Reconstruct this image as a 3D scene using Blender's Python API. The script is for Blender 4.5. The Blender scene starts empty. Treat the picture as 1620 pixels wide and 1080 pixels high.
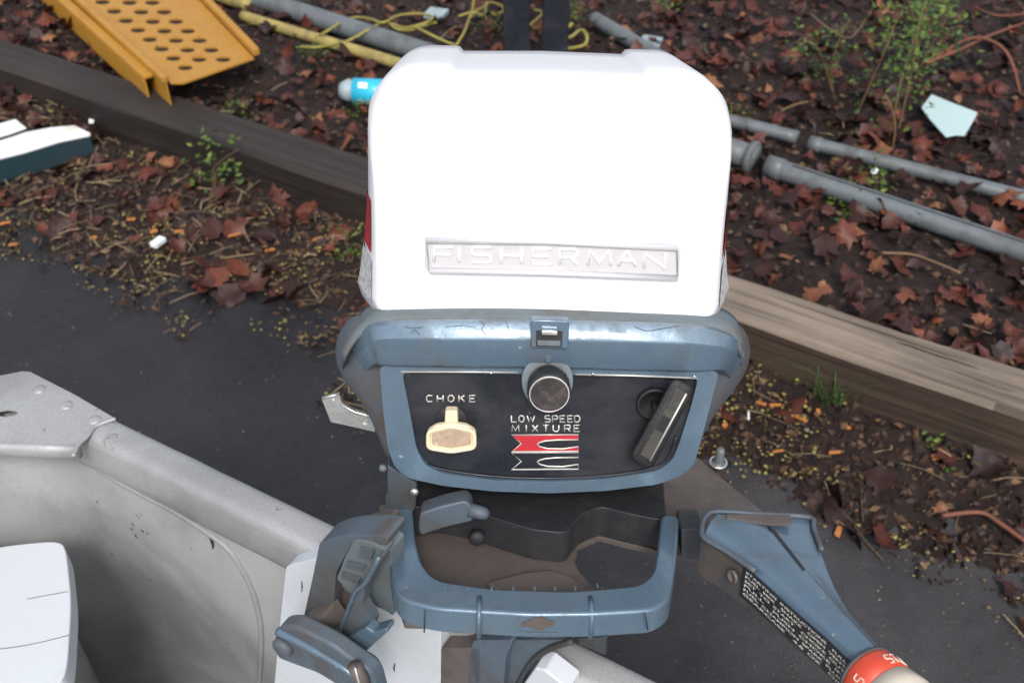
import bpy, bmesh, math, random
from mathutils import Vector, Matrix, noise
from mathutils.geometry import tessellate_polygon
random.seed(7)
R = math.radians
sc = bpy.context.scene
col = sc.collection

# ------------------------------------------------------------------ camera, sky, sun, exposure
CAM = Vector((0, 0, 1.35)); PITCH = R(40); F = 1575.0
cam = bpy.data.cameras.new('camera'); camo = bpy.data.objects.new('camera', cam); col.objects.link(camo)
camo.location = CAM; camo.rotation_euler = (R(90) - PITCH, 0, 0)
cam.sensor_width = 36; cam.lens = 36 * F / 1620; cam.clip_start = 0.02; cam.clip_end = 200
cam.dof.use_dof = True; cam.dof.focus_distance = 0.86; cam.dof.aperture_fstop = 9
sc.camera = camo
SUN_EL, SUN_AZ = 50, 6        # the light comes from over the photographer's shoulder
w = bpy.data.worlds.new('World'); sc.world = w; w.use_nodes = True
wn = w.node_tree.nodes; wl = w.node_tree.links
bg = wn['Background']; sky = wn.new('ShaderNodeTexSky'); sky.sky_type = 'NISHITA'; sky.sun_disc = False
sky.sun_elevation = R(SUN_EL); sky.sun_rotation = R(180 - SUN_AZ); sky.air_density = 1.0; sky.dust_density = 3.0
hs = wn.new('ShaderNodeHueSaturation'); hs.inputs['Saturation'].default_value = .45   # overcast: greyer than a clear sky
wl.new(sky.outputs[0], hs.inputs['Color']); wl.new(hs.outputs[0], bg.inputs[0]); bg.inputs[1].default_value = 0.15
sl = bpy.data.lights.new('sun', 'SUN'); so = bpy.data.objects.new('sun', sl); col.objects.link(so)
sl.energy = 1.5; sl.angle = R(14); sl.color = (1, 0.97, 0.93)
so.rotation_euler = (R(90 - SUN_EL), 0, R(SUN_AZ))
sc.view_settings.view_transform = 'Standard'; sc.view_settings.look = 'None'
sc.view_settings.gamma = 1; sc.view_settings.use_curve_mapping = False
sc.view_settings.exposure = 0.62

# ------------------------------------------------------------------ measuring helpers
FW = Vector((0, math.cos(PITCH), -math.sin(PITCH))); UPV = Vector((0, math.sin(PITCH), math.cos(PITCH))); RT = Vector((1, 0, 0))
def ray(x, y): return FW * F + RT * (x - 810) + UPV * (540 - y)
def pl(x, y, p0, n):
    d = ray(x, y); return CAM + d * ((p0 - CAM).dot(n) / d.dot(n))
Z = Vector((0, 0, 1))
def gz(x, y, z=0.0): return pl(x, y, Vector((0, 0, z)), Z)
# motor frame: U across, V up the face (leaned back), N out of the face
O = CAM + ray(868, 680) / F * 0.85
t_, r_ = R(15), R(1.2)
U = Vector((math.cos(r_), 0, -math.sin(r_))); V = Vector((0, math.sin(t_), math.cos(t_))); N = U.cross(V).normalized(); V = N.cross(U)
def mn(x, y, n=0.0): return pl(x, y, O + N * n, N)
def mv(x, y, v): return pl(x, y, O + V * v, V)
def loc(u, v, n): return O + U * u + V * v + N * n
def luv(x, y, n):
    q = mn(x, y, n) - O; return q.dot(U), q.dot(V)
# transom frame
ZT = 0.60
TA, TB = gz(180, 665, ZT), gz(1040, 1080, ZT)
TD = (TB - TA).normalized(); TN = TD.cross(Z).normalized()
if TN.y > 0: TN = -TN
TI = .028    # the sheet stands this far inside the outer edge of its rolled trim
def tp(x, y, off=0.0): return pl(x, y, TA + TN * (off + TI), TN)
# timber frame
BA = gz(581, 304, .14); BD = (gz(1400, 585, .14) - BA); BD.z = 0; BD.normalize(); BN = Vector((-BD.y, BD.x, 0))
def tim(s, b, z): return Vector((BA.x, BA.y, 0)) + BD * s + BN * b + Z * z
def tim_inv(p):
    q = p - Vector((BA.x, BA.y, 0)); return q.dot(BD), q.dot(BN)

ga = math.atan2(BD.y, BD.x)
# ------------------------------------------------------------------ materials
def new_mat(name):
    m = bpy.data.materials.new(name); m.use_nodes = True
    nt = m.node_tree; return m, nt, nt.nodes['Principled BSDF']
def noise_node(nt, scale, detail=6, rough=0.6, vec=None, dist=0.0):
    n = nt.nodes.new('ShaderNodeTexNoise'); n.inputs['Scale'].default_value = scale
    n.inputs['Detail'].default_value = detail; n.inputs['Roughness'].default_value = rough; n.inputs['Distortion'].default_value = dist
    if vec is not None: nt.links.new(vec, n.inputs['Vector'])
    return n
def ramp(nt, src, stops):
    r = nt.nodes.new('ShaderNodeValToRGB'); e = r.color_ramp.elements
    e[0].position, e[0].color = stops[0][0], c4(stops[0][1]); e[1].position, e[1].color = stops[-1][0], c4(stops[-1][1])
    for p, c in stops[1:-1]:
        k = e.new(p); k.color = c4(c)
    nt.links.new(src, r.inputs[0]); return r
def c4(c): return (c, c, c, 1) if isinstance(c, (int, float)) else (c[0], c[1], c[2], 1)
def mixc(nt, fac, a, b):
    m = nt.nodes.new('ShaderNodeMix'); m.data_type = 'RGBA'
    if hasattr(fac, 'is_linked'): nt.links.new(fac, m.inputs[0])
    else: m.inputs[0].default_value = fac
    for k, x in ((6, a), (7, b)):
        if hasattr(x, 'is_linked'): nt.links.new(x, m.inputs[k])
        else: m.inputs[k].default_value = c4(x)
    return m.outputs[2]
def coords(nt, stretch=None):
    tc = nt.nodes.new('ShaderNodeNewGeometry')     # world position: grain keeps its real size on every piece
    if stretch is None: return tc.outputs['Position']
    mp = nt.nodes.new('ShaderNodeMapping'); mp.inputs['Rotation'].default_value = stretch[0]; mp.inputs['Scale'].default_value = stretch[1]
    nt.links.new(tc.outputs['Position'], mp.inputs[0]); return mp.outputs[0]
def bump(nt, bs, src, strength, dist):
    b = nt.nodes.new('ShaderNodeBump'); b.inputs['Strength'].default_value = strength; b.inputs['Distance'].default_value = dist
    nt.links.new(src, b.inputs['Height']); nt.links.new(b.outputs[0], bs.inputs['Normal'])
def pmat(name, c, rough=0.4, metal=0.0, grime=None, amount=0.5, gscale=18, chip=None, chipscale=60, chipamt=0.68, bumpv=0.15, var=0.12, coat=0.0):
    """worn paint, metal or plastic: tone drift, blotches of grime, small chips"""
    m, nt, bs = new_mat(name); P = coords(nt)
    n1 = noise_node(nt, 9, 4, .5, P); lo = tuple(x * (1 - var) for x in c); hi = tuple(min(1, x * (1 + var)) for x in c)
    out = mixc(nt, n1.outputs[0], lo, hi)
    rr = None
    if grime is not None:
        n2 = noise_node(nt, gscale, 9, .68, P, .4); r2 = ramp(nt, n2.outputs[0], [(1 - amount - .12, 0), (1 - amount + .16, 1)])
        out = mixc(nt, r2.outputs[0], out, grime); rr = r2
    if chip is not None:
        n3 = noise_node(nt, chipscale, 8, .6, P); r3 = ramp(nt, n3.outputs[0], [(chipamt, 0), (chipamt + .03, 1)])
        out = mixc(nt, r3.outputs[0], out, chip)
    nt.links.new(out, bs.inputs['Base Color'])
    n4 = noise_node(nt, 70, 6, .65, P)
    r4 = ramp(nt, n4.outputs[0], [(.3, max(.04, rough - .1)), (.75, min(1, rough + .18))])
    if rr is not None:
        rm = mixc(nt, rr.outputs[0], r4.outputs[0], .8); nt.links.new(rm, bs.inputs['Roughness'])
    else: nt.links.new(r4.outputs[0], bs.inputs['Roughness'])
    bs.inputs['Metallic'].default_value = metal; bs.inputs['Coat Weight'].default_value = coat
    n5 = noise_node(nt, 260, 5, .7, P); bump(nt, bs, n5.outputs[0], bumpv, .0012)
    return m
BROWN = (.10, .075, .06)
M = {}
M['blue'] = pmat('blue_grey_paint', (.112, .168, .225), .30, .35, (.10, .105, .10), .36, 22, (.36, .36, .34), 70, .675, .16, coat=.2)
M['blue_dirty'] = pmat('grimy_blue_paint', (.088, .128, .168), .42, .2, (.085, .072, .065), .52, 14, (.3, .3, .28), 60, .70, .2)
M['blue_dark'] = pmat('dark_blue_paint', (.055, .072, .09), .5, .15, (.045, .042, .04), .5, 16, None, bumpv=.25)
M['rim'] = pmat('dull_rim_paint', (.12, .15, .165), .55, .1, (.11, .10, .09), .45, 24, (.3, .27, .22), 80, .70, .2)
m_, nt_, b_ = new_mat('smooth_white_enamel'); b_.inputs['Base Color'].default_value = (.88, .885, .91, 1); b_.inputs['Roughness'].default_value = .3
M['cowl'] = m_
M['white'] = pmat('white_cowl_enamel', (.90, .905, .93), .22, 0, (.84, .84, .85), .12, 6, None, bumpv=0, var=.004, coat=.5)
M['platerim'] = pmat('nameplate_rim', (.60, .60, .62), .35, .2, (.52, .50, .5), .3, 60, None, bumpv=.05)
M['plate'] = pmat('nameplate_paint', (.50, .485, .49), .4, 0, (.45, .43, .435), .4, 50, None, bumpv=.1, var=.03)
M['silverpaint'] = pmat('speckled_silver', (.52, .52, .52), .45, .5, (.85, .85, .85), .5, 260, (.15, .15, .15), 300, .6, .3)
M['red'] = pmat('red_enamel', (.42, .02, .03), .35, 0, None, bumpv=.05)
M['collar'] = pmat('red_orange_collar', (.50, .05, .022), .4, 0, (.35, .08, .05), .3, 40, bumpv=.08)
M['black'] = pmat('black_panel_paint', (.012, .014, .02), .35, .1, (.035, .036, .04), .42, 12, (.13, .12, .11), 110, .71, .12)
M['rubber'] = pmat('black_rubber', (.014, .014, .014), .55, 0, (.05, .048, .042), .34, 35, None, bumpv=.5)
M['rubber_worn'] = pmat('worn_rubber_face', (.04, .037, .034), .55, 0, (.08, .075, .062), .45, 60, None, bumpv=.6)
M['knobface'] = pmat('brown_knob_face', (.045, .040, .040), .4, .3, (.14, .10, .09), .4, 90, None, bumpv=.4)
M['bezel'] = pmat('worn_pale_bezel', (.20, .235, .265), .45, .2, (.13, .11, .09), .4, 60, None, bumpv=.2)
M['chrome'] = pmat('worn_bright_metal', (.72, .70, .66), .28, .9, (.35, .32, .28), .3, 60, None, bumpv=.15)
M['letters'] = pmat('raised_silver_letters', (.62, .60, .56), .4, .5, (.42, .38, .30), .35, 160, None, bumpv=.1)
M['cream'] = pmat('cream_plastic', (.66, .56, .38), .4, 0, (.45, .34, .2), .25, 40, None, bumpv=.06)
M['creamface'] = pmat('worn_cream_centre', (.40, .30, .21), .6, 0, (.28, .19, .13), .45, 150, (.55, .45, .35), 200, .62, .6)
M['grip'] = pmat('ivory_grip_rubber', (.68, .60, .48), .45, 0, (.5, .42, .32), .25, 30, None, bumpv=.08)
M['brownmetal'] = pmat('brown_metal', (.115, .095, .085), .5, .15, (.07, .058, .052), .45, 16, (.16, .14, .13), 90, .72, .25)
M['dark'] = pmat('dark_metal', (.026, .027, .031), .5, .2, (.05, .042, .036), .35, 20, (.16, .15, .14), 150, .73, .3)
M['flank'] = pmat('grimy_brown_flank', (.05, .052, .055), .5, .1, (.075, .055, .042), .5, 25, None, bumpv=.25)
M['blacklabel'] = pmat('black_label', (.012, .012, .018), .4, 0, (.06, .045, .04), .25, 18, bumpv=.05)
M['labeltext'] = pmat('label_print', (.60, .58, .50), .5, 0, (.3, .25, .2), .3, 90, None, bumpv=0)
M['whitepaint'] = pmat('white_painted_wood', (.52, .55, .585), .5, 0, (.45, .46, .46), .3, 14, (.30, .28, .26), 34, .74, .15, var=.03)
M['foil'] = pmat('torn_silver_metal', (.36, .37, .36), .4, .6, (.2, .2, .19), .4, 60, (.85, .85, .8), 120, .66, .5)

def alu_mat(name, c, rough, thr=.66):
    m, nt, bs = new_mat(name); P = coords(nt)
    a = noise_node(nt, 5, 8, .62, P, .3); b = noise_node(nt, 620, 3, .6, P); d = noise_node(nt, 38, 9, .7, P, .6)
    ca = ramp(nt, a.outputs[0], [(.32, tuple(x * .66 for x in c)), (.52, c), (.68, tuple(x * 1.12 for x in c))])
    sp = ramp(nt, b.outputs[0], [(.30, .86), (.65, 1.1)])
    mm = nt.nodes.new('ShaderNodeMix'); mm.data_type = 'RGBA'; mm.blend_type = 'MULTIPLY'; mm.inputs[0].default_value = 1
    nt.links.new(ca.outputs[0], mm.inputs[6]); nt.links.new(sp.outputs[0], mm.inputs[7])
    st = ramp(nt, d.outputs[0], [(thr, 0), (thr + .05, .7)])
    o = mixc(nt, st.outputs[0], mm.outputs[2], (.07, .065, .06))
    nt.links.new(o, bs.inputs['Base Color'])
    rr = ramp(nt, a.outputs[0], [(.3, rough), (.7, rough + .2)]); nt.links.new(rr.outputs[0], bs.inputs['Roughness'])
    bs.inputs['Metallic'].default_value = .25; bump(nt, bs, b.outputs[0], .15, .0005); return m
M['alu'] = alu_mat('oxidised_aluminium', (.255, .257, .258), .5)
M['alucap'] = alu_mat('rubbed_aluminium_trim', (.33, .332, .335), .4, .62)

def wood_mat(name, c1, c2, grain_rot, dark=.35, bumpd=.004, wet=.6):
    m, nt, bs = new_mat(name)
    mp0 = nt.nodes.new('ShaderNodeMapping'); mp0.vector_type = 'TEXTURE'; mp0.inputs['Rotation'].default_value = (0, 0, grain_rot); nt.links.new(coords(nt), mp0.inputs[0])
    mp1 = nt.nodes.new('ShaderNodeMapping'); mp1.inputs['Scale'].default_value = (.9, 34, 34); nt.links.new(mp0.outputs[0], mp1.inputs[0]); P = mp1.outputs[0]
    a = noise_node(nt, 2.2, 10, .7, P, .25); P2 = coords(nt); b = noise_node(nt, 4, 5, .6, P2)
    ca = ramp(nt, a.outputs[0], [(.28, tuple(x * dark for x in c1)), (.45, c1), (.68, c2)])
    cb = ramp(nt, b.outputs[0], [(.35, .6), (.65, 1.1)])
    mm = nt.nodes.new('ShaderNodeMix'); mm.data_type = 'RGBA'; mm.blend_type = 'MULTIPLY'; mm.inputs[0].default_value = .8
    nt.links.new(ca.outputs[0], mm.inputs[6]); nt.links.new(cb.outputs[0], mm.inputs[7])
    nt.links.new(mm.outputs[2], bs.inputs['Base Color']); bs.inputs['Roughness'].default_value = wet
    bump(nt, bs, a.outputs[0], .8, bumpd); return m
M['timber_dark'] = wood_mat('wet_dark_timber', (.022, .016, .013), (.040, .031, .025), ga, .5, .004, .75)
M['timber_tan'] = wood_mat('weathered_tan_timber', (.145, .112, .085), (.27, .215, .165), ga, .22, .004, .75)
M['timber_side'] = wood_mat('brown_timber_side', (.055, .036, .024), (.10, .068, .046), ga, .4, .005, .6)
M['timber_side_dark'] = wood_mat('black_timber_side', (.018, .013, .011), (.035, .025, .02), ga, .5, .005, .5)

def asphalt_mat():
    m, nt, bs = new_mat('wet_asphalt'); P = coords(nt)
    a = noise_node(nt, 2.6, 7, .6, P, .4); b = noise_node(nt, 330, 4, .7, P); d = noise_node(nt, 17, 9, .7, P, .5)
    ca = ramp(nt, a.outputs[0], [(.30, (.017, .016, .017)), (.5, (.033, .031, .033)), (.72, (.055, .052, .054))])
    sp = ramp(nt, b.outputs[0], [(.3, .5), (.6, 1.25), (.70, 3.6)])
    mm = nt.nodes.new('ShaderNodeMix'); mm.data_type = 'RGBA'; mm.blend_type = 'MULTIPLY'; mm.inputs[0].default_value = 1
    nt.links.new(ca.outputs[0], mm.inputs[6]); nt.links.new(sp.outputs[0], mm.inputs[7]); nt.links.new(mm.outputs[2], bs.inputs['Base Color'])
    # damp patch left behind the motor, its edge broken by noise
    c0 = gz(230, 520); mp = nt.nodes.new('ShaderNodeMapping'); mp.vector_type = 'TEXTURE'; mp.inputs['Location'].default_value = c0; mp.inputs['Rotation'].default_value = (0, 0, ga); mp.inputs['Scale'].default_value = (1.25, .55, 1)
    nt.links.new(P, mp.inputs[0]); ln_ = nt.nodes.new('ShaderNodeVectorMath'); ln_.operation = 'LENGTH'; nt.links.new(mp.outputs[0], ln_.inputs[0])
    e = noise_node(nt, 7, 8, .65, P, .6); ad = nt.nodes.new('ShaderNodeMath'); ad.operation = 'MULTIPLY_ADD'; ad.inputs[1].default_value = 1.3; nt.links.new(e.outputs[0], ad.inputs[0]); nt.links.new(ln_.outputs['Value'], ad.inputs[2])
    wet = ramp(nt, ad.outputs[0], [(.0, 1), (1, 0)]); wet.color_ramp.elements[0].position = .62; wet.color_ramp.elements[1].position = 1.0
    sc3 = nt.nodes.new('ShaderNodeMath'); sc3.operation = 'MULTIPLY'; sc3.inputs[1].default_value = .5; nt.links.new(ad.outputs[0], sc3.inputs[0]); nt.links.new(sc3.outputs[0], wet.inputs[0])
    dk_ = mixc(nt, wet.outputs[0], (1, 1, 1), (.42, .40, .42)); m2 = nt.nodes.new('ShaderNodeMix'); m2.data_type = 'RGBA'; m2.blend_type = 'MULTIPLY'; m2.inputs[0].default_value = 1
    nt.links.new(mm.outputs[2], m2.inputs[6]); nt.links.new(dk_, m2.inputs[7]); nt.links.new(m2.outputs[2], bs.inputs['Base Color'])
    rr = ramp(nt, d.outputs[0], [(.36, .42), (.6, .8)]); rw = ramp(nt, d.outputs[0], [(.42, .16), (.58, .6)])
    nt.links.new(mixc(nt, wet.outputs[0], rr.outputs[0], rw.outputs[0]), bs.inputs['Roughness'])
    mx = nt.nodes.new('ShaderNodeMath'); mx.operation = 'MULTIPLY_ADD'; mx.inputs[1].default_value = 2.0
    nt.links.new(d.outputs[0], mx.inputs[0]); nt.links.new(b.outputs[0], mx.inputs[2])
    bump(nt, bs, mx.outputs[0], .55, .0035); return m
M['asphalt'] = asphalt_mat()
def soil_mat():
    m, nt, bs = new_mat('wet_soil'); P = coords(nt)
    a = noise_node(nt, 35, 9, .7, P); b = noise_node(nt, 5, 4, .5, P)
    ca = ramp(nt, a.outputs[0], [(.3, (.009, .006, .006)), (.55, (.026, .016, .013)), (.75, (.06, .036, .026))])
    nt.links.new(ca.outputs[0], bs.inputs['Base Color']); bs.inputs['Roughness'].default_value = .7; bs.inputs['Specular IOR Level'].default_value = .25
    bump(nt, bs, a.outputs[0], 1, .012); return m
M['soil'] = soil_mat()
def tint_mat(name, rough, ramps, bscale=60, spec=.5, wear=.35):
    """colour picked per piece through the 'tint' attribute"""
    m, nt, bs = new_mat(name); at = nt.nodes.new('ShaderNodeAttribute'); at.attribute_name = 'tint'
    ca = ramp(nt, at.outputs['Fac'], ramps); ca.color_ramp.interpolation = 'LINEAR'
    P = coords(nt); n = noise_node(nt, bscale, 6, .65, P); cb = ramp(nt, n.outputs[0], [(.3, 1 - wear), (.7, 1 + wear)])
    mm = nt.nodes.new('ShaderNodeMix'); mm.data_type = 'RGBA'; mm.blend_type = 'MULTIPLY'; mm.inputs[0].default_value = 1
    nt.links.new(ca.outputs[0], mm.inputs[6]); nt.links.new(cb.outputs[0], mm.inputs[7]); nt.links.new(mm.outputs[2], bs.inputs['Base Color'])
    bs.inputs['Roughness'].default_value = rough; bs.inputs['Specular IOR Level'].default_value = spec
    bump(nt, bs, n.outputs[0], .4, .002); return m
M['leaf'] = tint_mat('dead_leaf', .5, [(0, (.014, .007, .007)), (.35, (.032, .013, .011)), (.6, (.068, .020, .014)), (.82, (.11, .031, .018)), (.94, (.15, .050, .026)), (1, (.20, .090, .042))], spec=.28)
M['bits'] = tint_mat('litter_bits', .6, [(0, (.014, .010, .010)), (.35, (.045, .024, .018)), (.7, (.075, .038, .022)), (.93, (.115, .068, .036)), (1, (.19, .12, .06))], 200, spec=.3)
M['blossom'] = tint_mat('fallen_blossom', .6, [(0, (.07, .045, .02)), (.4, (.15, .105, .035)), (.75, (.24, .20, .06)), (1, (.33, .29, .085))], 300, .3, .2)
M['straw'] = tint_mat('dry_straw', .6, [(0, (.07, .045, .028)), (.5, (.17, .12, .07)), (1, (.33, .25, .14))], 200)
M['green'] = tint_mat('fresh_green_leaf', .5, [(0, (.02, .045, .010)), (.5, (.055, .105, .016)), (1, (.12, .17, .025))], 120, .3, .2)
M['grass'] = tint_mat('grass_blade', .5, [(0, (.02, .055, .012)), (1, (.06, .12, .035))], 120, .3, .2)
M['stem'] = pmat('brown_stem', (.16, .095, .045), .6, 0, (.10, .05, .03), .4, 20, bumpv=.2)
M['redstem'] = pmat('reddish_stem', (.17, .055, .03), .6, 0, (.10, .05, .03), .4, 20, bumpv=.2)
M['pipe'] = pmat('grey_conduit', (.135, .155, .165), .4, .1, (.065, .06, .055), .45, 9, (.05, .045, .04), 55, .72, .1)
M['pipe_yellow'] = pmat('dirty_yellow_pole', (.34, .27, .085), .5, 0, (.14, .11, .05), .45, 12, bumpv=.2)
M['rope'] = pmat('yellow_rope', (.27, .235, .05), .55, 0, (.22, .19, .05), .4, 60, bumpv=.6)
M['yellow'] = pmat('rusty_yellow_paint', (.38, .185, .018), .45, 0, (.34, .15, .03), .38, 12, (.055, .022, .012), 36, .665, .25)
M['hole'] = pmat('dark_hole_crack', (.035, .02, .014), .8, 0, bumpv=.2)  # dark brown paints shade into the ramp holes; also colours the timber cracks
M['post'] = pmat('blue_black_post', (.012, .014, .022), .5, .2, (.025, .025, .03), .4, 10, bumpv=.1)
M['board_top'] = pmat('worn_white_board_face', (.72, .72, .68), .5, 0, (.42, .33, .24), .36, 9, (.22, .16, .11), 24, .70, .2)
M['board_side'] = pmat('dark_teal_board_side', (.010, .035, .045), .5, 0, (.02, .02, .02), .4, 12, bumpv=.2)
M['cyan'] = pmat('cyan_bottle_label', (.03, .42, .62), .35, 0, (.05, .30, .45), .3, 20, bumpv=.05)
M['clear'] = pmat('cloudy_plastic', (.30, .37, .40), .25, 0, (.2, .24, .25), .4, 30, bumpv=.1)
M['shard'] = pmat('pale_blue_plastic', (.46, .60, .60), .4, 0, (.38, .50, .50), .3, 12, bumpv=.05, var=.05)
M['whitescrap'] = pmat('white_scrap', (.75, .78, .78), .5, 0, (.6, .6, .6), .3, 30, bumpv=.05)
M['brick'] = pmat('wet_brick', (.17, .055, .03), .6, 0, (.08, .04, .03), .4, 40, bumpv=.4)
M['orange'] = pmat('orange_wood_chip', (.42, .15, .035), .6, 0, (.40, .14, .03), .4, 60, bumpv=.3)

# ------------------------------------------------------------------ geometry helpers
WL = {}
def empty(name, p, label, cat, group=None):
    o = bpy.data.objects.new(name, None); col.objects.link(o); o.location = p; o.empty_display_size = .05
    o['label'] = label; o['category'] = cat
    if group: o['group'] = group
    WL[o.name] = Vector(p); return o
def tag(o, label=None, cat=None, group=None, kind=None):
    for k, v in (('label', label), ('category', cat), ('group', group), ('kind', kind)):
        if v: o[k] = v
    return o
def mk(name, vs, fs, mat, parent=None, smooth=False, bevel=0.0, seg=2, sub=0, origin=None):
    me = bpy.data.meshes.new(name); base = WL[parent.name] if parent else (Vector(origin) if origin is not None else Vector((0, 0, 0)))
    me.from_pydata([tuple(Vector(v) - base) for v in vs], [], fs); me.update()
    bm = bmesh.new(); bm.from_mesh(me); bmesh.ops.remove_doubles(bm, verts=bm.verts, dist=1e-6); bmesh.ops.recalc_face_normals(bm, faces=bm.faces); bm.to_mesh(me); bm.free()
    o = bpy.data.objects.new(name, me); col.objects.link(o); me.materials.append(mat)
    if parent: o.parent = parent
    elif origin is not None: o.location = origin
    WL[o.name] = base
    if smooth or bevel:
        for p in me.polygons: p.use_smooth = True
    if bevel:
        b = o.modifiers.new('bevel', 'BEVEL'); b.width = bevel; b.segments = seg; b.limit_method = 'ANGLE'; b.angle_limit = R(32); b.harden_normals = True
    if sub:
        s = o.modifiers.new('sub', 'SUBSURF'); s.levels = sub; s.render_levels = sub
    if smooth and not bevel and not sub:
        pass
    return o
def smoothpoly(pts, k=3, closed=True):
    """Catmull-Rom through 2-D or 3-D points"""
    n = len(pts); out = []; P = [Vector(p) for p in pts]
    rng = range(n) if closed else range(n - 1)
    for i in rng:
        if closed: a, b, c, d = P[i - 1], P[i], P[(i + 1) % n], P[(i + 2) % n]
        else: a, b, c, d = P[max(i - 1, 0)], P[i], P[i + 1], P[min(i + 2, n - 1)]
        for j in range(k):
            t = j / k
            out.append(.5 * ((2 * b) + (c - a) * t + (2 * a - 5 * b + 4 * c - d) * t * t + (3 * b - a - 3 * c + d) * t ** 3))
    if not closed: out.append(P[-1])
    return out
def roundcorners(pts, r, k=4):
    out = []; n = len(pts); P = [Vector(p) for p in pts]
    for i in range(n):
        a, b, c = P[i - 1], P[i], P[(i + 1) % n]
        d1 = (a - b); d2 = (c - b); rr = min(r, d1.length * .45, d2.length * .45)
        s = b + d1.normalized() * rr; e = b + d2.normalized() * rr
        for j in range(k + 1):
            t = j / k; out.append(s * (1 - t) ** 2 + b * 2 * t * (1 - t) + e * t * t)
    return out
def prism(name, pts, ext, mat, parent=None, bevel=0.0, holes=(), origin=None, seg=2, smooth=False):
    loops = [[Vector(p) for p in pts]] + [[Vector(p) for p in h] for h in holes]
    vs = []; fs = []; idx = []
    for lp in loops:
        b = len(vs); idx.append((b, len(lp))); vs += lp
    nall = len(vs); vs += [v + ext for v in vs]
    if holes:
        for t in tessellate_polygon(loops):
            fs.append(tuple(t)); fs.append(tuple(i + nall for i in reversed(t)))
    else:
        n = len(loops[0]); fs.append(tuple(range(n))); fs.append(tuple(i + nall for i in reversed(range(n))))
    for b, n in idx:
        for i in range(n):
            j = (i + 1) % n; fs.append((b + i, b + j, b + j + nall, b + i + nall))
    return mk(name, vs, fs, mat, parent, bevel=bevel, seg=seg, origin=origin, smooth=smooth)
def box(name, c, x, y, z, mat, parent=None, bevel=0.0, origin=None):
    """c centre, x y z half-extent vectors"""
    c = Vector(c); return prism(name, [c - x - y - z, c + x - y - z, c + x + y - z, c - x + y - z], z * 2, mat, parent, bevel, origin=origin)
def loft(name, secs, mat, parent=None, cap0=True, cap1=True, closed=True, smooth=True, bevel=0, origin=None, sub=0):
    n = len(secs[0]); vs = [v for s in secs for v in s]; fs = []
    for k in range(len(secs) - 1):
        for i in range(n if closed else n - 1):
            j = (i + 1) % n; fs.append((k * n + i, k * n + j, (k + 1) * n + j, (k + 1) * n + i))
    if cap0: fs.append(tuple(range(n)))
    if cap1: fs.append(tuple((len(secs) - 1) * n + i for i in reversed(range(n))))
    return mk(name, vs, fs, mat, parent, smooth=smooth, bevel=bevel, origin=origin, sub=sub)
def tube_geo(pts, r, seg=8, cap=True, closed=False):
    P = [Vector(p) for p in pts]; n = len(P); vs = []; fs = []
    rr = r if isinstance(r, (list, tuple)) else [r] * n
    up = None
    for i, p in enumerate(P):
        d = (P[min(i + 1, n - 1)] - P[max(i - 1, 0)])
        if closed: d = P[(i + 1) % n] - P[i - 1]
        d.normalize()
        if up is None:
            up = d.orthogonal().normalized()
        up = (up - d * up.dot(d)); up = up.normalized() if up.length > 1e-6 else d.orthogonal().normalized()
        s = d.cross(up)
        for k in range(seg):
            a = 2 * math.pi * k / seg; vs.append(p + (up * math.cos(a) + s * math.sin(a)) * rr[i])
    for i in range(n if closed else n - 1):
        for k in range(seg):
            j = (k + 1) % seg; i2 = (i + 1) % n; fs.append((i * seg + k, i * seg + j, i2 * seg + j, i2 * seg + k))
    if cap and not closed: fs.append(tuple(reversed(range(seg)))); fs.append(tuple((n - 1) * seg + k for k in range(seg)))
    return vs, fs
def tube(name, pts, r, mat, parent=None, seg=8, closed=False, origin=None, cap=True):
    vs, fs = tube_geo(pts, r, seg, cap, closed); return mk(name, vs, fs, mat, parent, smooth=True, origin=origin)
def lathe(name, c, axis, prof, mat, parent=None, seg=32, origin=None, ridge=None):
    """prof: (distance along axis, radius)"""
    axis = axis.normalized(); a = axis.orthogonal().normalized(); b = axis.cross(a); secs = []
    for h, r in prof:
        secs.append([c + axis * h + (a * math.cos(2 * math.pi * k / seg) + b * math.sin(2 * math.pi * k / seg)) * (r * (1 + (ridge if ridge and k % 2 else 0))) for k in range(seg)])
    o = loft(name, secs, mat, parent, smooth=True, origin=origin)
    return o
def edge_split(o, ang=40):
    m = o.modifiers.new('split', 'EDGE_SPLIT'); m.split_angle = R(ang); return o
def merge_geo(parts):
    vs = []; fs = []
    for v, f in parts:
        b = len(vs); vs += v; fs += [tuple(i + b for i in q) for q in f]
    return vs, fs
def bulk(name, vs, fs, mat, parent=None, tint=None, kind='stuff', smooth=False):
    """large joined mesh, tint: value per face"""
    me = bpy.data.meshes.new(name); me.from_pydata(vs, [], fs)
    if tint is not None:
        at = me.attributes.new('tint', 'FLOAT', 'FACE'); at.data.foreach_set('value', tint)
    me.materials.append(mat); o = bpy.data.objects.new(name, me); col.objects.link(o)
    if smooth: me.polygons.foreach_set('use_smooth', [True] * len(me.polygons))
    if parent: o.parent = parent
    if kind: o['kind'] = kind
    return o

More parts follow.
